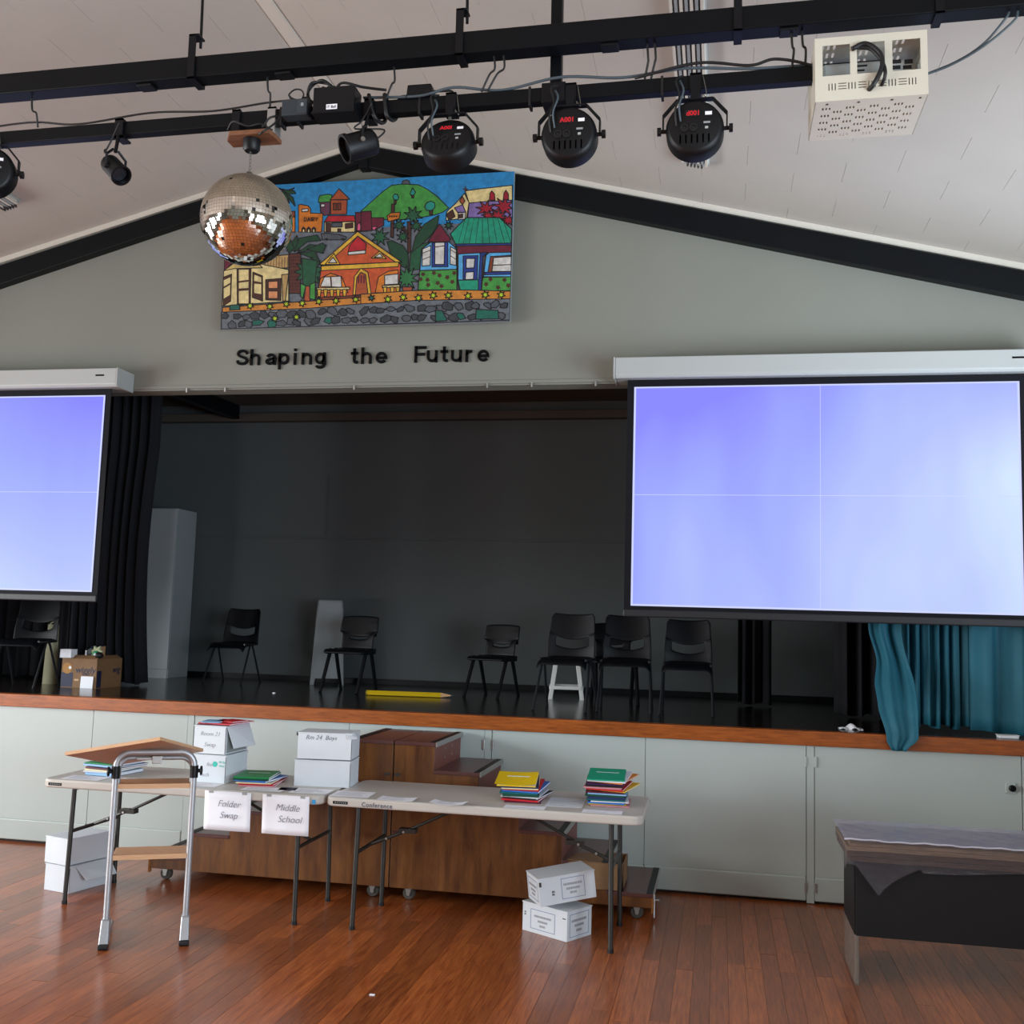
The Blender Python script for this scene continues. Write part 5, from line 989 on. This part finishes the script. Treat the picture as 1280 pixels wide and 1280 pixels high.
# long face (-y) turned to the right of the camera, short face (-x) to the left
printed(b, face(.33, .215, 'front', -.035, .02), .135, .11, [(.64, .8, .012), (.42, .6, .012), (.22, .3, .012)])
TS = Matrix.Translation((-.33 / 2 + .0028, .085, .02)) @ Matrix.Rotation(-PI / 2, 4, 'Z') @ Matrix.Rotation(PI / 2, 4, 'X')
printed(b, TS, .165, .105, [(.62, .8, .011), (.38, .5, .011), (.18, .35, .011)])
printed(b, face(.33, .215, 'front', -.09, .045), .016, .036, [(.1, 1, .01), (.5, 1, .01)], False, 'inkblack')
BX('torn_edge', M['slot'], -.160, -.148, -.1095, -.1, .105, .128, b)
t = thing('kraft_carton', 'open brown kraft carton on the lowest step behind the printed white boxes', 'carton', (-.585, -.54, .160), 0)
m_ = MB()
for q in ((-.03, .05, -.15, -.144), (-.03, .05, .144, .15), (-.03, -.024, -.15, .15), (.044, .05, -.15, .15)): m_.box(*q, 0, .148)
m_.box(-.03, .05, -.15, .15, 0, .005).build('body', M['kraft'], t)
MB().hexa([(-.032, -.17, .148), (-.032, .10, .148), (-.24, .04, .156), (-.28, -.17, .156)], [(-.032, -.17, .152), (-.032, .10, .152), (-.24, .04, .16), (-.28, -.17, .16)]).build('flap', M['kraft'], t)
MB().hexa([(-.27, -.172, .004), (.045, -.172, .004), (.048, -.166, .15), (-.27, -.166, .15)], [(-.27, -.177, .004), (.045, -.177, .004), (.048, -.171, .15), (-.27, -.171, .15)]).build('flap', M['kraft'], t)
# on the left table
G = 'white paper boxes on the left table'
zt = ZT
t, b = carton('white box marked with a turquoise dot, lower box behind the lectern', (-2.912, -1.075, zt), -1, .21, .285, .160, G); seams(t, b, .21, .285, .16)
MB().lathe([(0, 0), (.016, 0), (.016, .0008), (0, .0008)], 18, face(.21, .285, 'front', .035, .108)).build('turquoise_dot', mat('turquoise_ink', '#3fc4b4', .6), b)
text('handwriting', 'Rm', .03, (-.02, -.1402, .095), (PI / 2, 0, 0), M['inkgrey'], b, off=-.0003, shear=.25)
text('handwriting', 'Tech', .032, (-.065, -.1402, .035), (PI / 2, 0, 0), M['inkgrey'], b, off=-.0003, shear=.25); text('handwriting', 'to be', .02, (.058, -.1402, .118), (PI / 2, .1, 0), mat('turquoise_ink', '#3fc4b4', .6), b, shear=.2); text('handwriting', 'sent', .02, (.06, -.1402, .096), (PI / 2, .1, 0), mat('turquoise_ink', '#3fc4b4', .6), b, shear=.2)
t, b = carton('white box marked Room 21 with red books on top, upper box behind the lectern', (-2.918, -1.075, zt + .1645), -2, .21, .285, .163, G); seams(t, b, .21, .285, .163)
text('handwriting', 'Room 21', .034, (-.062, -.1402, .105), (PI / 2, 0, 0), M['inkgrey'], b, off=-.0003, shear=.25); text('handwriting', 'Swap', .036, (-.035, -.1402, .042), (PI / 2, 0, 0), M['inkgrey'], b, off=-.0003, shear=.25)
MB().hexa([(.1055, -.135, .158), (.1055, .14, .158), (.165, .115, .035), (.145, -.115, .035)], [(.1075, -.135, .16), (.1075, .14, .16), (.168, .115, .037), (.148, -.115, .037)]).build('end_flap', M['white'], t)
BX('inside_shade', M['cab'], .1021, .1035, -.12, .12, .008, .15, b)  # grey sheet on the solid box stands in for shade inside it
t, b = carton('white box with blank front below the box marked Rm 24 Boys', (-2.268, -1.005, zt), 7, .335, .235, .150, G); seams(t, b, .335, .235, .15)
t, b = carton('white box marked Rm 24 Boys, upper box at the table joint', (-2.264, -1.0, zt + .156), 7, .325, .225, .152, G); seams(t, b, .325, .225, .152)
text('handwriting', 'Rm 24  Boys', .036, (-.115, -.1102, .112), (PI / 2, 0, 0), M['ink'], b, off=-.0003, shear=.3)
MB().hexa([(.12, -.112, .152), (.165, -.08, .152), (.19, -.115, .125), (.15, -.135, .12)], [(.12, -.11, .155), (.165, -.078, .155), (.192, -.113, .128), (.152, -.133, .123)]).build('torn_corner', M['white'], t)
BX('torn_corner', M['slot'], -.172, -.160, -.1, -.07, .13, .15, t)

# ------------------------------------------------------------------ exercise books in piles, each a thing of its own
COL = dict(green='#0f8a4a', emerald='#12a078', yellow='#f0cc10', blue='#2f6fc0', lightblue='#8cb8e0', navy='#1d2f5e', maroon='#5e1430', red='#c8202c', teal='#12656a', darkgreen='#0d4a38', cream='#e6dcb0', purple='#3a1a4c', white='#dfe2ea', orange='#e08a20', black='#16171c', pink='#c88a94')
def book(label, x, y, z, rz, w_, d, t_, col, group, title=False, curl=0):
    t = thing('exercise_book', label, 'book', (x, y, z), rz, group)
    m = mat('cover_' + col, COL[col], .42)
    cv = MB().box(-w_ / 2, w_ / 2, -d / 2, d / 2, 0, .0012).box(-w_ / 2, w_ / 2, -d / 2, -d / 2 + .0012, 0, t_ - .0012)
    if curl:
        cv.grid(lambda u, v: ((u - .5) * w_ - (.012 * (1 - u / .18) if u < .18 else 0), -d / 2 + d * v, t_ - .0006 + curl * (u - .4) ** 2 * (1 - v * .4)), 10, 4)
    else: cv.box(-w_ / 2, w_ / 2, -d / 2, d / 2, t_ - .0012, t_)
    c = cv.build('cover', m, t)
    MB().box(-w_ / 2 + .003, w_ / 2 - .002, -d / 2 + .0012, d / 2 - .003, .0012, t_ - .0012).build('pages', M['paper'], t)
    if title: BX('title_strip', M['white'], -w_ * .3, w_ * .32, d * .12, d * .16, t_ + .0001 + curl * .05, t_ + .0006 + curl * .08, c)
    return t
def pile(where, group, x, y, z, rows, w_=.205, d=.285, rz=4, seed=1, tilt=0):
    r = random.Random(seed)
    for k, (lab, col, th, dx, dy, da) in enumerate(rows):
        ang = R_(tilt * k / max(1, len(rows) - 1))
        bo = book(lab, x + dx + r.uniform(-.004, .004), y + dy + r.uniform(-.004, .004), z + math.sin(ang) * d / 2, rz + da + r.uniform(-1.5, 1.5), w_ + r.uniform(-.006, .006), d, th, col, group, title=(k == len(rows) - 1), curl=0)
        bo.rotation_euler = (ang, 0, bo.rotation_euler.z)
        z += th + .0008
    return z
pile('left', 'books in the pile behind the lectern', -3.60, -1.09, zt + .002, [
    ('pale blue exercise book at the bottom of the pile behind the lectern', 'lightblue', .018, 0, 0, 0), ('white exercise book second from the bottom of the pile behind the lectern', 'white', .007, -.02, 0, 4),
    ('cream exercise book under the maroon one behind the lectern', 'cream', .008, .0, .0, -4), ('maroon exercise book in the pile behind the lectern', 'maroon', .009, .01, .01, -10),
    ('navy exercise book in the pile behind the lectern', 'navy', .008, .01, .02, -12), ('light blue exercise book under the green cover behind the lectern', 'lightblue', .011, .0, 0, -4), ('green exercise book on top of the pile behind the lectern', 'green', .006, .0, 0, -6)], rz=-5, seed=2)
pile('mid', 'books in the pile beside the turquoise dot box', -2.655, -1.12, zt + .002, [
    ('pink exercise book at the bottom of the pile beside the turquoise dot box', 'pink', .007, .04, -.01, 6), ('red exercise book in the pile beside the turquoise dot box', 'red', .007, .035, .01, 2), ('cream exercise book in the pile beside the turquoise dot box', 'cream', .006, .025, 0, 0),
    ('blue exercise book in the pile beside the turquoise dot box', 'blue', .009, .02, .01, -10), ('dark green exercise book under the top cover beside the turquoise dot box', 'darkgreen', .011, 0, 0, 3), ('bright green exercise book on top of the pile beside the turquoise dot box', 'green', .008, 0, 0, 4)], rz=6, seed=3)
zy = pile('yellow', 'books in the pile under the yellow cover', -1.075, -1.09, zt + .001, [
    ('maroon exercise book at the bottom of the pile under the yellow cover', 'maroon', .007, .02, .0, 2), ('red exercise book near the bottom of the pile under the yellow cover', 'red', .008, .025, .0, -8), ('black exercise book low in the pile under the yellow cover', 'black', .008, .03, .02, -14),
    ('white exercise book low in the pile under the yellow cover', 'white', .005, .02, .01, -6), ('dark green exercise book in the middle of the pile under the yellow cover', 'darkgreen', .012, -.005, 0, 4), ('teal exercise book in the middle of the pile under the yellow cover', 'teal', .008, .0, 0, -2), ('blue exercise book sticking out of the pile under the yellow cover', 'blue', .009, .02, .01, -8),
    ('red exercise book high in the pile under the yellow cover', 'red', .006, .01, .01, 0), ('cream exercise book high in the pile under the yellow cover', 'cream', .007, -.01, 0, 4), ('slate exercise book just under the yellow cover', 'navy', .007, -.015, 0, 5)], rz=3, seed=4, tilt=6)
bo = book('yellow exercise book on top of the shorter pile on the right table', -1.10, -1.09, zy + .016, 6, .215, .29, .007, 'yellow', 'books in the pile under the yellow cover', True, .03)
bo.rotation_euler = (R_(6.5), 0, R_(6))
zg = pile('tall', 'books in the tall pile at the right table end', -.60, -1.05, zt + .001, [
    ('pink exercise book at the bottom of the tall pile', 'pink', .007, .02, 0, 0), ('yellow exercise book at the bottom of the tall pile', 'yellow', .005, .0, .01, 4), ('blue exercise book low in the tall pile', 'blue', .009, .0, 0, -2), ('white exercise book low in the tall pile', 'white', .006, .015, 0, 3),
    ('teal exercise book low in the tall pile', 'teal', .008, .005, .0, 0), ('navy exercise book in the lower middle of the tall pile', 'navy', .012, -.005, 0, 2), ('dark green exercise book in the middle of the tall pile', 'darkgreen', .010, -.005, 0, 0), ('light blue exercise book in the middle of the tall pile', 'lightblue', .007, .015, 0, -4),
    ('slim maroon exercise book in the upper middle of the tall pile', 'maroon', .007, -.01, 0, 2), ('yellow exercise book poking out at the right of the tall pile', 'yellow', .006, .04, .02, -16), ('red exercise book high in the tall pile', 'red', .008, .01, 0, -8), ('pink exercise book high in the tall pile', 'pink', .009, -.01, 0, -2),
    ('black exercise book high in the tall pile', 'black', .009, -.012, 0, 3), ('purple exercise book high in the tall pile', 'purple', .008, -.01, .0, 2), ('orange exercise book poking out near the top of the tall pile', 'orange', .006, .03, .02, -18), ('white exercise book just under the top of the tall pile', 'white', .008, .012, 0, -4)], rz=2, seed=5, tilt=4)
bo = book('emerald green exercise book on top of the tall pile', -.605, -1.05, zg + .0105, 3, .205, .29, .007, 'emerald', 'books in the tall pile at the right table end', True)
bo.rotation_euler = (R_(4.3), 0, R_(3))
zr = zt + .326
for k, (lab, col, dx, dy, da, w_) in enumerate((('maroon exercise book lowest on the box marked Room 21', 'maroon', -.01, 0, 3, .2), ('red exercise book lying on the box marked Room 21', 'red', .02, .0, -8, .22), ('blue exercise book on the left of the box marked Room 21', 'lightblue', -.035, -.06, 10, .11), ('thin red exercise book at the right of the box marked Room 21', 'red', .05, .01, -14, .13))):
    book(lab, -2.915 + dx, -1.06 + dy, zr + (.0075 * min(k, 2)), da, w_, .26 if k < 2 else .15, .0065, col, 'books on the box marked Room 21')

# ------------------------------------------------------------------ loose papers and the two signs
def sheet(label, x, y, rz, w_=.205, d=.28, z=None, lines=6, curl=.0, m='paper', cat='paper'):
    t = thing('paper_sheet', label, cat, (x, y, (ZT if z is None else z) + .001), rz, 'loose papers on the tables')
    MB().grid(lambda u, v: ((u - .5) * w_, (v - .5) * d, curl * (u - .5) ** 2 * 4), 6, 2).build('sheet', M[m], t, solid=.0008, off=1)
    if lines:
        b = MB(); r = random.Random(int(abs(x) * 1000))
        for k in range(lines):
            L = w_ * r.uniform(.4, .75); yy = d * (.34 - .68 * k / max(1, lines - 1)); b.box(-w_ * .4, -w_ * .4 + L, yy, yy + .004, .0012 + curl * .3, .0014 + curl * .3)
        b.build('print_lines', M['inkgrey'], t)
    return t
sheet('white printed sheet at the left end of the left table', -3.64, -1.32, 2, .24, .14)
sheet('white printed sheet behind the lectern shelf', -3.30, -1.30, 3, .28, .14)
sheet('white sheet right of the lectern on the left table', -2.94, -1.30, 2, .27, .12, lines=4)
sheet('white sheet between the two hanging signs', -2.52, -1.31, 2, .24, .13, lines=4)
sheet('white printed sheet in front of the box marked Rm 24 Boys', -2.25, -1.28, 4, .22, .16)
sheet('white printed sheet at the left end of the right table', -2.0, -1.295, 4, .22, .18)
sheet('white sheet with a folded corner on the right table', -1.72, -1.36, 2, .20, .12, lines=3, curl=.004)
sheet('white curling sheet in the middle of the right table', -1.42, -1.395, -3, .19, .10, lines=3, curl=.01)
sheet('narrow white sheet in front of the yellow book pile', -1.01, -1.36, 1, .22, .09, lines=2)
sheet('narrow white sheet in front of the tall book pile', -.595, -1.35, 1, .21, .09, lines=2)
sheet('grey printed booklet between the two book piles', -.82, -1.14, 2, .20, .29, lines=5, m='white')
sheet('dark blue card beside the right hanging sign', -2.40, -1.26, 10, .10, .10, lines=0, m='navy', cat='card')
for lab, xc, w_, body in (('hanging paper sign handwritten Folder Swap', -2.686, .278, ('Folder', 'Swap')), ('hanging paper sign handwritten Middle School', -2.340, .275, ('Middle', 'School'))):
    t = thing('paper_sign', lab, 'sign', (xc, -1.4245, .497), 0, 'paper signs on the left table')
    MB().grid(lambda u, v: ((u - .5) * w_ + .004 * (1 - v), -.001 - .006 * math.sin(PI * u) * (1 - v) - .002, v * .212), 10, 6).build('sheet', M['paper'], t, smooth='all', solid=.0008)
    for k, s in enumerate(body): text('handwriting', s, .052, (-.055 + .015 * k, -.0125, .13 - .062 * k), (PI / 2, 0, 0), M['ink'], t, off=-.0009, shear=.28)
    for s in (-1, 1): BX('tape', M['case'], s * w_ * .36 - .014, s * w_ * .36 + .014, -.0045, -.0025, .2, .215, t)
tag(BX('blue_tag', mat('blue_tag', '#2f9ad8', .5), -2.188, -2.168, -1.424, -1.4205, .672, .694), 'tiny blue tag on the table edge by the Middle School sign', 'tag')

# ------------------------------------------------------------------ portable lectern in the front
t = thing('lectern', 'portable lectern with tilted plywood top and silver tube frame', 'lectern', (-2.893, -1.86, 0), 27)
hw = .195
U = [(-hw, 0, .02), (-hw, 0, .80)] + [(-hw + .07 + .07 * math.cos(R_(a)), 0, .895 + .07 * math.sin(R_(a))) for a in range(180, 89, -15)] + [(hw - .07 + .07 * math.cos(R_(a)), 0, .895 + .07 * math.sin(R_(a))) for a in range(90, -1, -15)] + [(hw, 0, .80), (hw, 0, .02)]
MB().tube(U, .0155, 12).build('tube_frame', M['chrome'], t, smooth=True)
U = [(-hw + .01, .05, .80), (-hw + .01, .05, .86)] + [(-hw + .07 + .06 * math.cos(R_(a)), .05, .87 + .06 * math.sin(R_(a))) for a in range(180, 89, -15)] + [(hw - .07 + .06 * math.cos(R_(a)), .05, .87 + .06 * math.sin(R_(a))) for a in range(90, -1, -15)] + [(hw - .01, .05, .86), (hw - .01, .05, .80)]
MB().tube(U, .0125, 10).build('inner_tube', M['chrome'], t, smooth=True)
for s in (-1, 1):
    MB().cyl((s * hw, 0, .832), (s * hw, 0, .895), .021, 14).box(s * hw - .02, s * hw + .02, -.005, .07, .835, .88).build('clamp', M['blackplastic'], t, smooth=True)
    kn = MB().cyl((s * hw, 0, .868), (s * (hw + .034), 0, .868), .010, 10)
    kn.lathe([(0, 0), (.022, .002), (.026, .008), (.022, .014), (0, .016)], 12, Matrix.Translation((s * (hw + .028), 0, .868)) @ Matrix.Rotation(s * PI / 2, 4, 'Y')).build('knob', M['blackplastic'], t, smooth=True)
    MB().hexa([(s * hw - .024, -.09, .012), (s * hw + .024, -.09, .012), (s * hw + .024, .05, .012), (s * hw - .024, .05, .012)], [(s * hw - .021, -.03, .13), (s * hw + .021, -.03, .13), (s * hw + .021, .03, .13), (s * hw - .021, .03, .13)]).build('foot_boot', M['chrome'], t, bevel=.008, seg=3)
    MB().box(s * hw - .018, s * hw + .018, .04, .27, .022, .05).build('foot_rail', M['chrome'], t, bevel=.006)
    MB().box(s * hw - .025, s * hw + .025, -.105, -.055, 0, .026).build('foot_cap', M['rubber'], t, bevel=.008)
    MB().lathe([(0, -.012), (.022, -.012), (.022, .012), (0, .012)], 16, Matrix.Translation((s * hw, .24, .022)) @ Matrix.Rotation(PI / 2, 4, 'Y')).build('caster', M['rubber'], t, smooth=True)
for z, d0, d1 in ((.790, .0, .19), (.432, -.01, .19)):
    sh = MB().hexa([(-hw + .012, d0, z - .012), (hw - .012, d0, z - .012), (hw - .012, d1, z - .012), (-hw + .012, d1, z - .012)], [(-hw + .012, d0, z + .012), (hw - .012, d0, z + .012), (hw - .012, d1, z + .012), (-hw + .012, d1, z + .012)]).build('shelf', M['ply'], t, bevel=.003)
    BX('front_edge', M['plyedge'], -hw + .013, hw - .013, d0 - .002, d0 + .001, z - .012, z + .012, sh)
MB().box(-.02, .03, .0, .07, .905, .945).box(-.1, .02, .03, .05, .92, .935).build('tilt_bracket', M['alu'], t, bevel=.003)
inv = Matrix.Translation((-2.893, -1.86, 0)) @ Matrix.Rotation(R_(27), 4, 'Z'); inv = inv.inverted()
top = [inv @ Vector(q) for q in ((-3.269, -2.097, .974), (-2.772, -2.05, 1.069), (-2.823, -1.484, .946), (-3.32, -1.53, .851))]
nrm = (top[1] - top[0]).cross(top[2] - top[0]).normalized() * .018
tp = MB().hexa([q - nrm for q in top], top).build('sloping_top', M['ply'], t, bevel=.002)
e = MB()
for i in range(4):
    a, b2 = top[i], top[(i + 1) % 4]; o = (a - (top[0] + top[2]) / 2); out_ = nrm.cross(b2 - a).normalized() * -.0012
    if out_.dot((a + b2) / 2 - (top[0] + top[2]) / 2) < 0: out_ = -out_
    e.hexa([a - nrm * .95, b2 - nrm * .95, b2 - nrm * .05, a - nrm * .05], [a - nrm * .95 + out_, b2 - nrm * .95 + out_, b2 - nrm * .05 + out_, a - nrm * .05 + out_])
e.build('edge_strip', M['plyedge'], tp)

# ------------------------------------------------------------------ desk wrapped in film, right foreground
t = thing('wrapped_desk', 'black desk with boards on top wrapped in clear plastic film', 'desk', (.66, -1.5, 0))
DL = 1.75
M['deskblack'] = mat('desk_black', '#151618', .5, spec=.3, noise=.05); M['film'] = film_mat('clear_film', .06, '#b4b2c0', .05, 70, 1.0); M['filmtop'] = film_mat('film_top_sheen', .6, '#aaa7bc', .14, 30, .35); M['filmleg'] = film_mat('frosted_film', .6, '#857c72', .2, 24, .4)  # top film's lavender body paints in the sheen of the clear sheet
BX('modesty_panel', M['deskblack'], .006, DL, 0, .018, .231, .585, t, bevel=.002)
BX('end_panel', M['deskblack'], 0, .018, .018, .45, .231, .585, t, bevel=.002); BX('end_panel', M['deskblack'], DL - .018, DL, .018, .45, .231, .585, t, bevel=.002)
for x in (0, DL - .02):
    MB().box(x + .001, x + .019, -.0, .45, .0, .235).build('film_leg', M['filmleg'], t, bevel=.003)
    for yy in (.06, .40): MB().box(x + .004, x + .016, yy - .012, yy + .012, 0, .232).build('leg', M['alu'], t)
zz = .588; r6 = random.Random(9)
for k, (th, col) in enumerate(((.024, 'slab'), (.026, 'slab'), (.022, 'slabtan'), (.018, 'slabtan'))):
    o = r6.uniform(-.008, .008); BX('board', M[col], -.03 + o, DL + .03 + o, -.028 + r6.uniform(-.004, .004), .50, zz, zz + th - .001, t, bevel=.002); zz += th
ft = .69
def crinkle(x, y, k=1): return k * (.002 * math.sin(13 * x + 3 * y) * math.sin(17 * y - 5 * x + 1) + .0014 * math.sin(41 * x + 5 * y) * math.sin(37 * y + 2))
film = MB()
film.m(1).grid(lambda u, v: (-.05 + (DL + .1) * u, -.036 + .555 * v + crinkle(9 * u, v, .6), ft + crinkle((DL + .1) * u, .555 * v) + .004), 150, 50)
def skirt(u, v):
    x = -.05 + (DL + .1) * u; lo = .098
    low = .115 if x > .12 else .115
    if 0 <= x <= .11: low = .12 + (.145) * (x / .11)
    elif .11 < x < .30: low = .265 - .145 * ((x - .11) / .19) ** .6
    else: low = .12 + .018 * math.sin(5 * x)
    zz_ = ft + .004 - low * v
    return (x, -.036 + crinkle(x, zz_ * 3, 1.0) * (.3 + v) - .004 * v, zz_ + crinkle(x, 0) * (1 - v))
film.m(0).grid(skirt, 170, 18)
film.grid(lambda u, v: (-.05 + crinkle(u * 2, v, .8) + .012 * v, -.036 + .555 * u, ft + .004 - v * (.10 + .06 * math.sin(PI * u * 1.0) + .03 * math.sin(9 * u)) + crinkle(0, .5 * u) * (1 - v)), 40, 12)
film.m(2).tube([(-.05 + (DL + .1) * k / 60, -.034, ft + .003 + .002 * math.sin(k * 1.7) + .0015 * math.sin(k * .61)) for k in range(61)], .0045, 6)  # pale tube paints the bright reflection along the front top edge
film.build('plastic_film', [M['film'], M['filmtop'], film_mat('film_edge_glint', .75, '#d3d3e2', .1, 40, .6)], t, smooth='all')

# ------------------------------------------------------------------ lettering becomes plain mesh
dg = bpy.context.evaluated_depsgraph_get()
for o in [o for o in bpy.data.objects if o.type == 'FONT']:
    me = bpy.data.meshes.new_from_object(o.evaluated_get(dg)); nm = o.name; pr = o.parent; par_m = o.matrix_parent_inverse.copy(); loc, rot, scl = o.location.copy(), o.rotation_euler.copy(), o.scale.copy()
    bpy.data.objects.remove(o)
    n_ = bpy.data.objects.new(nm, me); C.objects.link(n_); n_.parent = pr; n_.location, n_.rotation_euler, n_.scale = loc, rot, scl
